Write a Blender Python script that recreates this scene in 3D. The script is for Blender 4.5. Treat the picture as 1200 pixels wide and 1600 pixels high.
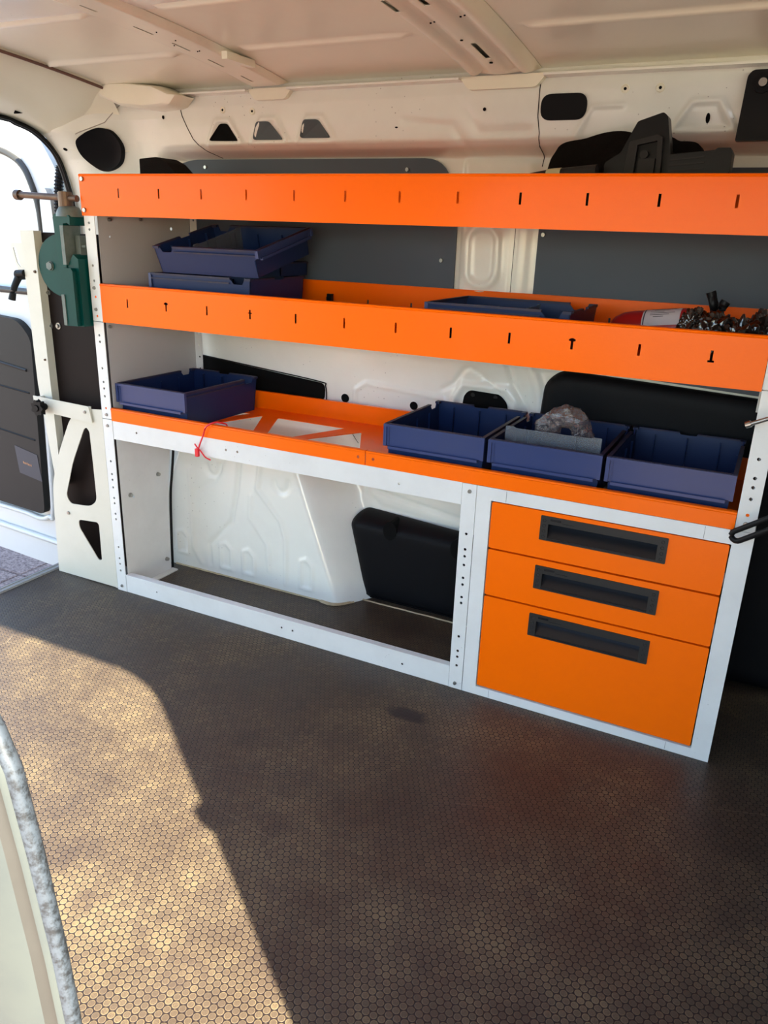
import bpy, bmesh, math, random
import numpy as np
from mathutils import Vector, Matrix, noise
from mathutils.geometry import delaunay_2d_cdt
random.seed(7)
D = bpy.data
for o in list(D.objects): D.objects.remove(o)
SC = bpy.context.scene
COL = SC.collection
PI = math.pi

# ------------------------------------------------------------------ camera, light, exposure
cam = D.cameras.new('camera'); co = D.objects.new('camera', cam); COL.objects.link(co)
Rt = ((0.89285715, 0.44915409, 0.03266047), (0.17975123, -0.28894517, -0.94031919), (-0.41291113, 0.84544148, -0.33872276))
M = Matrix(((Rt[0][0], -Rt[1][0], -Rt[2][0], 1.73018), (Rt[0][1], -Rt[1][1], -Rt[2][1], -1.63519),
            (Rt[0][2], -Rt[1][2], -Rt[2][2], 1.09427), (0, 0, 0, 1)))
co.matrix_world = M
cam.sensor_fit = 'VERTICAL'; cam.sensor_height = 36.0; cam.sensor_width = 27.0
cam.lens = 1210.1 / 1600 * 36; cam.clip_start = 0.02; cam.clip_end = 500
SC.camera = co

SUN_AZ = Vector((-0.818, 0.575)).normalized(); SUN_TAN = 0.72
w = D.worlds.new('world'); SC.world = w; w.use_nodes = True
wn = w.node_tree.nodes; wl = w.node_tree.links
sky = wn.new('ShaderNodeTexSky'); sky.sky_type = 'NISHITA'; sky.sun_disc = False
sky.sun_elevation = math.atan(SUN_TAN); sky.sun_rotation = math.atan2(-SUN_AZ.x, -SUN_AZ.y); sky.air_density = 1.0; sky.dust_density = 0.6
wn['Background'].inputs['Strength'].default_value = 0.46
wl.new(sky.outputs[0], wn['Background'].inputs['Color'])
sl = D.lights.new('sun', 'SUN'); so = D.objects.new('sun', sl); COL.objects.link(so)
sl.energy = 21.0; sl.angle = math.radians(0.6); sl.color = (1.0, 0.965, 0.84)
sd = Vector((SUN_AZ.x, SUN_AZ.y, -SUN_TAN)).normalized()
so.rotation_euler = sd.to_track_quat('-Z', 'Y').to_euler(); so.location = (4, -4, 4)

SC.view_settings.view_transform = 'Standard'; SC.view_settings.look = 'None'
SC.view_settings.gamma = 1; SC.view_settings.use_curve_mapping = False
SC.view_settings.exposure = 1.1

# ------------------------------------------------------------------ materials
def newmat(name):
    m = D.materials.new(name); m.use_nodes = True
    return m, m.node_tree.nodes, m.node_tree.links, m.node_tree.nodes['Principled BSDF']
def mat(name, col, rough=0.5, metal=0.0, coat=0.0, var=0.0, vscale=8.0, speck=0.0, dirt=None, bump=0.0, bscale=60.0, alpha=None, trans=0.0, spec=None, streak=0.0):
    m, N, L, b = newmat(name)
    b.inputs['Roughness'].default_value = rough; b.inputs['Metallic'].default_value = metal
    b.inputs['Coat Weight'].default_value = coat; b.inputs['Coat Roughness'].default_value = 0.08
    if spec is not None: b.inputs['Specular IOR Level'].default_value = spec
    if trans: b.inputs['Transmission Weight'].default_value = trans
    if alpha is not None: b.inputs['Alpha'].default_value = alpha
    tc = N.new('ShaderNodeTexCoord')
    c4 = (*col, 1)
    last = None
    if var or speck or streak:
        rgb = N.new('ShaderNodeRGB'); rgb.outputs[0].default_value = c4; last = rgb.outputs[0]
    def mixin(fac, color):
        nonlocal last
        mx = N.new('ShaderNodeMix'); mx.data_type = 'RGBA'
        L.new(fac, mx.inputs[0]); L.new(last, mx.inputs[6]); mx.inputs[7].default_value = (*color, 1); last = mx.outputs[2]
    def ramp(src, a, bb, lo=0.0, hi=1.0):
        r = N.new('ShaderNodeMapRange'); L.new(src, r.inputs[0])
        r.inputs[1].default_value = a; r.inputs[2].default_value = bb; r.inputs[3].default_value = lo; r.inputs[4].default_value = hi
        return r.outputs[0]
    dc = dirt or tuple(x * 0.35 for x in col)
    if var:
        n = N.new('ShaderNodeTexNoise'); n.inputs['Scale'].default_value = vscale; n.inputs['Detail'].default_value = 7; n.inputs['Roughness'].default_value = 0.65
        L.new(tc.outputs['Object'], n.inputs['Vector']); mixin(ramp(n.outputs[0], 0.42, 0.75, 0, var), dc)
    if streak:
        mp = N.new('ShaderNodeMapping'); mp.inputs['Scale'].default_value = (4, 60, 60); L.new(tc.outputs['Object'], mp.inputs[0])
        n = N.new('ShaderNodeTexNoise'); n.inputs['Scale'].default_value = 3; n.inputs['Detail'].default_value = 5; L.new(mp.outputs[0], n.inputs['Vector'])
        mixin(ramp(n.outputs[0], 0.5, 0.8, 0, streak), dc)
    if speck:
        v = N.new('ShaderNodeTexVoronoi'); v.inputs['Scale'].default_value = 55; L.new(tc.outputs['Object'], v.inputs['Vector'])
        n2 = N.new('ShaderNodeTexNoise'); n2.inputs['Scale'].default_value = 5; L.new(tc.outputs['Object'], n2.inputs['Vector'])
        a = N.new('ShaderNodeMath'); a.operation = 'MULTIPLY'; L.new(ramp(v.outputs['Distance'], 0.06, 0.10, 1, 0), a.inputs[0]); L.new(ramp(n2.outputs[0], 0.5, 0.62, 0, speck), a.inputs[1])
        mixin(a.outputs[0], (0.10, 0.07, 0.05))
    if last: L.new(last, b.inputs['Base Color'])
    else: b.inputs['Base Color'].default_value = c4
    if bump:
        n = N.new('ShaderNodeTexNoise'); n.inputs['Scale'].default_value = bscale; n.inputs['Detail'].default_value = 4; L.new(tc.outputs['Object'], n.inputs['Vector'])
        bp = N.new('ShaderNodeBump'); bp.inputs['Strength'].default_value = bump; bp.inputs['Distance'].default_value = 0.002
        L.new(n.outputs[0], bp.inputs['Height']); L.new(bp.outputs[0], b.inputs['Normal'])
    return m

def floor_material():
    m, N, L, b = newmat('phenolic_hex_mesh_board')
    def vm(op, a, c=None):
        n = N.new('ShaderNodeVectorMath'); n.operation = op
        for i, x in enumerate((a, c)):
            if x is None: continue
            if isinstance(x, tuple): n.inputs[i].default_value = x
            else: L.new(x, n.inputs[i])
        return n.outputs['Value'] if op in ('LENGTH', 'DOT_PRODUCT') else n.outputs[0]
    def mt(op, a, c=0.0, d=None):
        n = N.new('ShaderNodeMath'); n.operation = op
        for i, x in enumerate((a, c, d)):
            if x is None: continue
            if isinstance(x, (int, float)): n.inputs[i].default_value = x
            else: L.new(x, n.inputs[i])
        return n.outputs[0]
    def mr(src, a, c, lo=0.0, hi=1.0):
        r = N.new('ShaderNodeMapRange'); L.new(src, r.inputs[0])
        for i, x in enumerate((a, c, lo, hi)): r.inputs[i + 1].default_value = x
        return r.outputs[0]
    g = N.new('ShaderNodeNewGeometry')
    s = 0.0131
    p = vm('ADD', vm('SCALE', g.outputs['Position']), (50.0, 50.0 * 1.7320508, 0))
    p.node.inputs[0].links[0].from_node.inputs['Scale'].default_value = 1 / s
    p = vm('MULTIPLY', p, (1, 1, 0))
    R = (1.0, 1.7320508, 1.0); H = (0.5, 0.8660254, 0.0)
    a = vm('SUBTRACT', vm('MODULO', p, R), H)
    c = vm('SUBTRACT', vm('MODULO', vm('SUBTRACT', p, H), R), H)
    la = vm('LENGTH', a); lc = vm('LENGTH', c)
    sel = mt('LESS_THAN', la, lc)
    mx = N.new('ShaderNodeMix'); mx.data_type = 'VECTOR'; L.new(sel, mx.inputs[0]); L.new(c, mx.inputs[4]); L.new(a, mx.inputs[5])
    gv = mx.outputs[1]; d = vm('LENGTH', gv); idv = vm('SUBTRACT', p, gv)
    wnz = N.new('ShaderNodeTexWhiteNoise'); wnz.noise_dimensions = '3D'
    sn = vm('SNAP', vm('ADD', idv, (0.1, 0.1, 0.1)), (0.5, 0.8660254, 1.0)); L.new(sn, wnz.inputs['Vector'])
    # worn / dirty large patches
    def nz(scale, detail=6, rough=0.6, off=0.0):
        n = N.new('ShaderNodeTexNoise'); n.inputs['Scale'].default_value = scale; n.inputs['Detail'].default_value = detail; n.inputs['Roughness'].default_value = rough
        L.new(vm('ADD', g.outputs['Position'], (off, off, 0)), n.inputs['Vector']); return n.outputs[0]
    big = mr(nz(2.6), 0.38, 0.66); mid = mr(nz(11, 5, 0.6, 3.1), 0.35, 0.7); fine = nz(420, 2, 0.5)
    disc = mr(d, 0.415, 0.46, 1.0, 0.0)
    ring = mt('MULTIPLY', mr(d, 0.33, 0.385), disc)
    val = mt('ADD', mt('MULTIPLY', wnz.outputs[0], 0.22), mt('MULTIPLY', ring, 0.30))
    val = mt('ADD', val, mt('MULTIPLY', fine, 0.5)); val = mt('ADD', val, mt('MULTIPLY', big, 0.42)); val = mt('ADD', val, mt('MULTIPLY', mid, 0.22))
    cr = N.new('ShaderNodeValToRGB'); L.new(mr(val, 0.28, 1.12), cr.inputs[0])
    cr.color_ramp.elements[0].color = (0.040, 0.027, 0.019, 1); cr.color_ramp.elements[1].color = (0.155, 0.110, 0.055, 1)
    e = cr.color_ramp.elements.new(0.5); e.color = (0.066, 0.045, 0.028, 1)
    mc = N.new('ShaderNodeMix'); mc.data_type = 'RGBA'; L.new(disc, mc.inputs[0]); mc.inputs[6].default_value = (0.012, 0.007, 0.006, 1); L.new(cr.outputs[0], mc.inputs[7])
    # darker stains and a few scratches
    st = mr(nz(5.5, 3, 0.5, 9.4), 0.66, 0.76, 0, 0.55)
    ms = N.new('ShaderNodeMix'); ms.data_type = 'RGBA'; L.new(st, ms.inputs[0]); L.new(mc.outputs[2], ms.inputs[6]); ms.inputs[7].default_value = (0.03, 0.018, 0.015, 1)
    dv = vm('LENGTH', vm('MULTIPLY', vm('SUBTRACT', g.outputs['Position'], (1.097, -0.166, 0)), (15.0, 34.0, 0)))
    sm = mt('ADD', dv, mt('MULTIPLY', nz(28, 3, 0.6, 1.0), 1.3)); ms2 = N.new('ShaderNodeMix'); ms2.data_type = 'RGBA'
    L.new(mr(sm, 1.25, 1.7, 0.95, 0.0), ms2.inputs[0]); L.new(ms.outputs[2], ms2.inputs[6]); ms2.inputs[7].default_value = (0.016, 0.009, 0.009, 1)
    last = ms2.outputs[2]
    for k, (ang, sc_, off) in enumerate(((0.5, 2.2, 0.0), (-0.9, 1.9, 4.0), (1.9, 2.7, 7.0))):
        mp = N.new('ShaderNodeMapping'); mp.inputs['Rotation'].default_value = (0, 0, ang); mp.inputs['Location'].default_value = (off, off, 0); L.new(g.outputs['Position'], mp.inputs[0])
        v = N.new('ShaderNodeTexVoronoi'); v.feature = 'DISTANCE_TO_EDGE'; v.inputs['Scale'].default_value = sc_; L.new(mp.outputs[0], v.inputs['Vector'])
        line = mt('MULTIPLY', mr(v.outputs['Distance'], 0.0006, 0.0018, 1, 0), mr(nz(3.1, 3, 0.5, off + 2.0), 0.60, 0.68, 0, 0.22))
        m2 = N.new('ShaderNodeMix'); m2.data_type = 'RGBA'; L.new(line, m2.inputs[0]); L.new(last, m2.inputs[6]); m2.inputs[7].default_value = (0.33, 0.26, 0.17, 1); last = m2.outputs[2]
    L.new(last, b.inputs['Base Color'])
    rr = mr(big, 0, 1, 0.42, 0.62); L.new(rr, b.inputs['Roughness'])
    bp = N.new('ShaderNodeBump'); bp.inputs['Strength'].default_value = 0.6; bp.inputs['Distance'].default_value = 0.0006
    L.new(disc, bp.inputs['Height']); L.new(bp.outputs[0], b.inputs['Normal'])
    return m

def ground_material():
    m, N, L, b = newmat('pink_granular_paving')
    g = N.new('ShaderNodeNewGeometry')
    n = N.new('ShaderNodeTexNoise'); n.inputs['Scale'].default_value = 90; n.inputs['Detail'].default_value = 4; L.new(g.outputs['Position'], n.inputs['Vector'])
    cr = N.new('ShaderNodeValToRGB'); L.new(n.outputs[0], cr.inputs[0])
    cr.color_ramp.elements[0].position = 0.35; cr.color_ramp.elements[0].color = (0.10, 0.06, 0.048, 1)
    cr.color_ramp.elements[1].position = 0.65; cr.color_ramp.elements[1].color = (0.27, 0.18, 0.15, 1)
    L.new(cr.outputs[0], b.inputs['Base Color']); b.inputs['Roughness'].default_value = 0.9
    return m

def worn_material():
    m, N, L, b = newmat('paint_rubbed_to_primer')
    tc = N.new('ShaderNodeTexCoord')
    n = N.new('ShaderNodeTexNoise'); n.inputs['Scale'].default_value = 110; n.inputs['Detail'].default_value = 8; n.inputs['Roughness'].default_value = 0.75; L.new(tc.outputs['Object'], n.inputs['Vector'])
    cr = N.new('ShaderNodeValToRGB'); L.new(n.outputs[0], cr.inputs[0])
    cr.color_ramp.elements[0].position = 0.40; cr.color_ramp.elements[0].color = (0.009, 0.010, 0.011, 1)
    cr.color_ramp.elements[1].position = 0.56; cr.color_ramp.elements[1].color = (0.034, 0.041, 0.049, 1)
    L.new(cr.outputs[0], b.inputs['Base Color']); b.inputs['Roughness'].default_value = 0.45
    return m

PAINT = mat('white_body_paint', (0.82, 0.83, 0.75), 0.24, coat=0.3, var=0.25, vscale=3, speck=0.55, dirt=(0.52, 0.50, 0.45))
PAINT2 = mat('white_body_paint_roof', (0.86, 0.84, 0.68), 0.30, coat=0.2, var=0.2, vscale=2, dirt=(0.55, 0.50, 0.42))
RACK = mat('white_powder_coat', (0.73, 0.74, 0.71), 0.33, var=0.3, vscale=7, dirt=(0.50, 0.50, 0.47), speck=0.25)
DOORP = mat('white_door_paint', (0.55, 0.56, 0.54), 0.3, var=0.2, vscale=3, dirt=(0.4, 0.4, 0.37))
HFRAME = mat('handle_frame_plastic', (0.022, 0.020, 0.018), 0.45, spec=0.3)
GLOSSB = mat('satin_black_plastic', (0.008, 0.009, 0.011), 0.27, spec=0.45)
PANELG = mat('pale_grey_side_panel', (0.46, 0.46, 0.45), 0.35, var=0.3, vscale=4, dirt=(0.40, 0.39, 0.36))
ORANGE = mat('orange_powder_coat', (1.0, 0.150, 0.0), 0.30, coat=0.04, var=0.10, vscale=6, dirt=(0.75, 0.11, 0.0), spec=0.18, bump=0.10, bscale=220)
GREY = mat('slate_grey_lining', (0.082, 0.103, 0.128), 0.45, spec=0.15, bump=0.15, bscale=300, var=0.1, vscale=3)
BIN = mat('navy_bin_plastic', (0.007, 0.021, 0.080), 0.36, var=0.25, vscale=14, dirt=(0.02, 0.033, 0.075), streak=0.15, spec=0.22, bump=0.06, bscale=120)
BINRIM = mat('scuffed_bin_rim', (0.014, 0.018, 0.055), 0.5, var=0.6, vscale=25, dirt=(0.07, 0.045, 0.033), spec=0.3)
BINLAB = mat('faded_bin_label_holder', (0.028, 0.046, 0.140), 0.28, var=0.4, vscale=9, dirt=(0.045, 0.056, 0.12), streak=0.35, spec=0.35)
BLACKP = mat('black_moulded_plastic', (0.006, 0.006, 0.007), 0.36, spec=0.14, bump=0.1, bscale=250)
BLACKM = mat('black_matt_trim', (0.005, 0.005, 0.006), 0.5, spec=0.12, bump=0.25, bscale=500)
CHAR = mat('charcoal_trim', (0.020, 0.019, 0.018), 0.5, spec=0.15, var=0.2, vscale=5, dirt=(0.035, 0.032, 0.027))
VOID = mat('dark_opening', (0.004, 0.004, 0.004), 0.9, spec=0.1)
SLOTG = mat('blue_grey_opening', (0.06, 0.08, 0.09), 0.6)
STEEL = mat('zinc_steel', (0.36, 0.36, 0.34), 0.28, metal=1.0, var=0.3, vscale=60, dirt=(0.25, 0.23, 0.2))
RUST = mat('brown_oxidised_steel', (0.15, 0.095, 0.06), 0.5, metal=0.6, var=0.6, vscale=40, dirt=(0.06, 0.04, 0.03))
GREEN = mat('dark_green_enamel', (0.000, 0.050, 0.043), 0.33, spec=0.16, coat=0.03, var=0.3, vscale=14, dirt=(0.002, 0.03, 0.026))
GREYG = mat('worn_green_casting', (0.13, 0.15, 0.13), 0.5, metal=0.1, var=0.7, vscale=40, dirt=(0.05, 0.09, 0.07))
BOARD = mat('dark_brown_board', (0.010, 0.006, 0.005), 0.5, spec=0.1, var=0.3, vscale=8, dirt=(0.016, 0.01, 0.009))
CREAM = mat('cream_channel_paint', (0.62, 0.60, 0.50), 0.4, var=0.35, vscale=16, dirt=(0.55, 0.53, 0.42))
RED = mat('red_cylinder_paint', (0.42, 0.012, 0.012), 0.32, var=0.3, vscale=20, dirt=(0.28, 0.02, 0.02))
REDP = mat('red_plastic_tie', (0.75, 0.01, 0.02), 0.4)
LABEL = mat('white_paper_label', (0.60, 0.58, 0.58), 0.6)
INK = mat('dark_ink', (0.03, 0.03, 0.04), 0.6)
INKO = mat('orange_brown_ink', (0.42, 0.20, 0.09), 0.6)
CLEAR = mat('frosted_clear_plastic', (0.12, 0.135, 0.16), 0.3, alpha=0.6, bump=0.1)
BAGC = mat('clear_crinkled_bag', (0.20, 0.16, 0.15), 0.10, alpha=0.50, bump=1.0, bscale=120, spec=0.9)
BAGB = mat('black_shiny_bag', (0.014, 0.009, 0.007), 0.10, coat=0.5, bump=0.5, bscale=60)
FABRIC = mat('black_fabric', (0.007, 0.005, 0.004), 0.9, spec=0.1, bump=1.0, bscale=700)
TAPE = mat('yellowed_tape', (0.48, 0.40, 0.22), 0.6)
TAN = mat('tan_cardboard', (0.42, 0.24, 0.12), 0.8)
SEALANT = mat('old_yellow_sealant', (0.50, 0.41, 0.24), 0.6, var=0.6, vscale=40, dirt=(0.25, 0.18, 0.1))
RUBBER = mat('black_rubber', (0.008, 0.008, 0.008), 0.5, spec=0.15)
SEALG = mat('grey_door_seal', (0.024, 0.022, 0.018), 0.5, var=0.3, vscale=10)
GLASS = mat('whitened_door_glass', (0.62, 0.66, 0.68), 0.12, trans=0.0, var=0.2, vscale=3, dirt=(0.5, 0.53, 0.56))
ALU = mat('grey_sill_strip', (0.42, 0.42, 0.40), 0.4, metal=0.4, streak=0.4)
WORN = worn_material(); FLOORM = floor_material(); GROUND = ground_material()
JOINT = mat('sandy_joint', (0.12, 0.08, 0.065), 0.95)

# ------------------------------------------------------------------ helpers
def link(name, me, m, parent=None, loc=None):
    o = D.objects.new(name, me); COL.objects.link(o)
    if m is not None:
        for x in (m if isinstance(m, (list, tuple)) else [m]): me.materials.append(x)
    if parent is not None: o.parent = parent
    if loc is not None: o.location = loc
    return o
def wloc(o):
    v = Vector((0, 0, 0))
    while o is not None: v += Vector(o.location); o = o.parent
    return v
def root(name, label, cat, loc=(0, 0, 0), group=None, rot=None):
    o = D.objects.new(name, None); COL.objects.link(o); o.location = loc; o.empty_display_size = 0.05
    if rot: o.rotation_euler = rot
    o['label'] = label; o['category'] = cat
    if group: o['group'] = group
    return o
def tag(o, label, cat, group=None):
    o['label'] = label; o['category'] = cat
    if group: o['group'] = group
    return o
def part_label(o, l): o['label'] = l; return o
def fin(name, bm, m, parent=None, smooth=None, local=False, bevel=0.0):
    """bm holds world coordinates unless local; they are shifted into the parent's frame."""
    if bevel:
        bmesh.ops.bevel(bm, geom=[e for e in bm.edges if len(e.link_faces) == 2 and e.calc_face_angle(0) > 0.5], offset=bevel, segments=2, affect='EDGES', clamp_overlap=True)
    if parent is not None and not local:
        bmesh.ops.translate(bm, verts=bm.verts, vec=-wloc(parent))
    bmesh.ops.recalc_face_normals(bm, faces=bm.faces)
    me = D.meshes.new(name); bm.to_mesh(me); bm.free()
    if smooth is not None:
        me.polygons.foreach_set('use_smooth', [True] * len(me.polygons))
        try: me.set_sharp_from_angle(angle=smooth)
        except Exception: pass
    return link(name, me, m, parent)
def box(bm, x0, x1, y0, y1, z0, z1, mi=0):
    vs = [bm.verts.new(p) for p in ((x0, y0, z0), (x1, y0, z0), (x1, y1, z0), (x0, y1, z0), (x0, y0, z1), (x1, y0, z1), (x1, y1, z1), (x0, y1, z1))]
    for f in ((0, 3, 2, 1), (4, 5, 6, 7), (0, 1, 5, 4), (1, 2, 6, 5), (2, 3, 7, 6), (3, 0, 4, 7)):
        bm.faces.new([vs[i] for i in f]).material_index = mi
    return vs
def boxes(name, lst, m, parent=None, bevel=0.0, local=False):
    bm = bmesh.new()
    for b in lst: box(bm, *b)
    return fin(name, bm, m, parent, local=local, bevel=bevel)
def prism(bm, poly, axis, a, b):
    """poly 2-D, extruded along axis ('x','y','z') from a to b"""
    def P(p, t): return {'x': (t, p[0], p[1]), 'y': (p[0], t, p[1]), 'z': (p[0], p[1], t)}[axis]
    v0 = [bm.verts.new(P(p, a)) for p in poly]; v1 = [bm.verts.new(P(p, b)) for p in poly]
    n = len(poly)
    bm.faces.new(v0); bm.faces.new(v1[::-1])
    for i in range(n): bm.faces.new((v0[i], v0[(i + 1) % n], v1[(i + 1) % n], v1[i]))
def cyl(bm, c, ax, r, h, n=16, r2=None):
    """cylinder centred on c, along unit vector ax"""
    ax = Vector(ax).normalized(); q = ax.to_track_quat('Z', 'Y').to_matrix().to_4x4()
    bmesh.ops.create_cone(bm, cap_ends=True, segments=n, radius1=r, radius2=r if r2 is None else r2, depth=h, matrix=Matrix.Translation(Vector(c)) @ q)
def tube(bm, pts, r, n=8, closed=False, ry=None):
    pts = [Vector(p) for p in pts]; N = len(pts); rings = []
    up = Vector((0, 0, 1))
    for i, p in enumerate(pts):
        if closed: t = pts[(i + 1) % N] - pts[i - 1]
        else: t = pts[min(i + 1, N - 1)] - pts[max(i - 1, 0)]
        t.normalize(); u = up if abs(t.dot(up)) < 0.95 else Vector((0, 1, 0))
        s = t.cross(u).normalized(); v = s.cross(t).normalized()
        ri = r[i] if isinstance(r, (list, tuple)) else r
        rings.append([bm.verts.new(p + s * (math.cos(a) * ri) + v * (math.sin(a) * (ry or ri))) for a in [2 * PI * k / n for k in range(n)]])
    for i in range(N if closed else N - 1):
        a, b = rings[i], rings[(i + 1) % N]
        for k in range(n): bm.faces.new((a[k], a[(k + 1) % n], b[(k + 1) % n], b[k]))
    if not closed: bm.faces.new(rings[0][::-1]); bm.faces.new(rings[-1])
def spline(pts, k=6, closed=False):
    P = [Vector(p) for p in pts]; n = len(P); out = []
    for i in range(n if closed else n - 1):
        p0, p1, p2, p3 = (P[(i - 1) % n], P[i], P[(i + 1) % n], P[(i + 2) % n]) if closed else (P[max(i - 1, 0)], P[i], P[i + 1], P[min(i + 2, n - 1)])
        for j in range(k):
            t = j / k
            out.append(0.5 * ((2 * p1) + (p2 - p0) * t + (2 * p0 - 5 * p1 + 4 * p2 - p3) * t * t + (3 * p1 - p0 - 3 * p2 + p3) * t ** 3))
    if not closed: out.append(P[-1])
    return out
def rnd(poly, r, k=4):
    n = len(poly); out = []
    for i in range(n):
        p, a, b = Vector(poly[i]), Vector(poly[i - 1]), Vector(poly[(i + 1) % n])
        ri = r[i] if isinstance(r, (list, tuple)) else r
        da, db = (a - p), (b - p); rr = min(ri, da.length * 0.45, db.length * 0.45)
        if rr < 1e-5: out.append(tuple(p)); continue
        A, B = p + da.normalized() * rr, p + db.normalized() * rr
        for j in range(k + 1):
            t = j / k; out.append(tuple((1 - t) ** 2 * A + 2 * t * (1 - t) * p + t * t * B))
    return out
def circ(cx, cz, r, n=10): return [(cx + r * math.cos(2 * PI * i / n), cz + r * math.sin(2 * PI * i / n)) for i in range(n)]
def rect(x0, x1, z0, z1): return [(x0, z0), (x1, z0), (x1, z1), (x0, z1)]
def pip(poly, pts):
    c = np.zeros(len(pts), bool); x, y = pts[:, 0], pts[:, 1]; n = len(poly)
    for i in range(n):
        (ax, ay), (bx, by) = poly[i], poly[i - 1]
        if ay == by: continue
        c ^= ((ay > y) != (by > y)) & (x < (bx - ax) * (y - ay) / (by - ay) + ax)
    return c
def sheet(bm, outline, holes, mapf, t0=0.0, t1=0.002, extra=()):
    """plate with real holes: 2-D outline and holes, mapf(u, v, w) -> xyz, from depth t0 to t1"""
    vs, es = [], []
    for loop in [outline] + list(holes):
        b = len(vs); n = len(loop); vs += [Vector(p) for p in loop]; es += [(b + i, b + (i + 1) % n) for i in range(n)]
    vs += [Vector(p) for p in extra]
    V, E, F, _, _, _ = delaunay_2d_cdt(vs, es, [], 0, 1e-6)
    lo = [np.array(outline, float)[:, :2]] + [np.array(h, float)[:, :2] for h in holes]
    cen = np.array([((V[f[0]].x + V[f[1]].x + V[f[2]].x) / 3, (V[f[0]].y + V[f[1]].y + V[f[2]].y) / 3) for f in F])
    keep = pip(lo[0], cen)
    for h in lo[1:]: keep &= ~pip(h, cen)
    F = [f for f, k in zip(F, keep) if k]
    A = [bm.verts.new(mapf(v.x, v.y, t0)) for v in V]; B = [bm.verts.new(mapf(v.x, v.y, t1)) for v in V]
    cnt = {}
    seen = set()
    for f in F:
        k = frozenset(f)
        if k in seen or len(k) < 3: continue
        seen.add(k)
        bm.faces.new([A[i] for i in f]); bm.faces.new([B[i] for i in reversed(f)])
        for i in range(len(f)):
            a, b = f[i], f[(i + 1) % len(f)]; k = (min(a, b), max(a, b)); cnt[k] = cnt.get(k, 0) + 1
    for (a, b), c in cnt.items():
        if c == 1:
            try: bm.faces.new((A[a], A[b], B[b], B[a]))
            except ValueError: pass
    for v in [v for v in bm.verts if not v.link_faces]: bm.verts.remove(v)
XZ = lambda y0: (lambda u, v, w: (u, y0 + w, v))
XY = lambda z0: (lambda u, v, w: (u, v, z0 + w))
YZ = lambda x0: (lambda u, v, w: (x0 + w, u, v))
def struct(o): o['kind'] = 'structure'; return o
def screw(parent, p, ax=(0, -1, 0), r=0.0055, m=STEEL, h=0.004, name='screw'):
    bm = bmesh.new(); a = Vector(ax).normalized(); c = Vector(p)
    cyl(bm, c + a * h / 2, a, r, h, 12, r * 0.8); cyl(bm, c + a * (h + 0.0002), a, r * 0.42, 0.001, 6)
    return fin(name, bm, m, parent)

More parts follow.
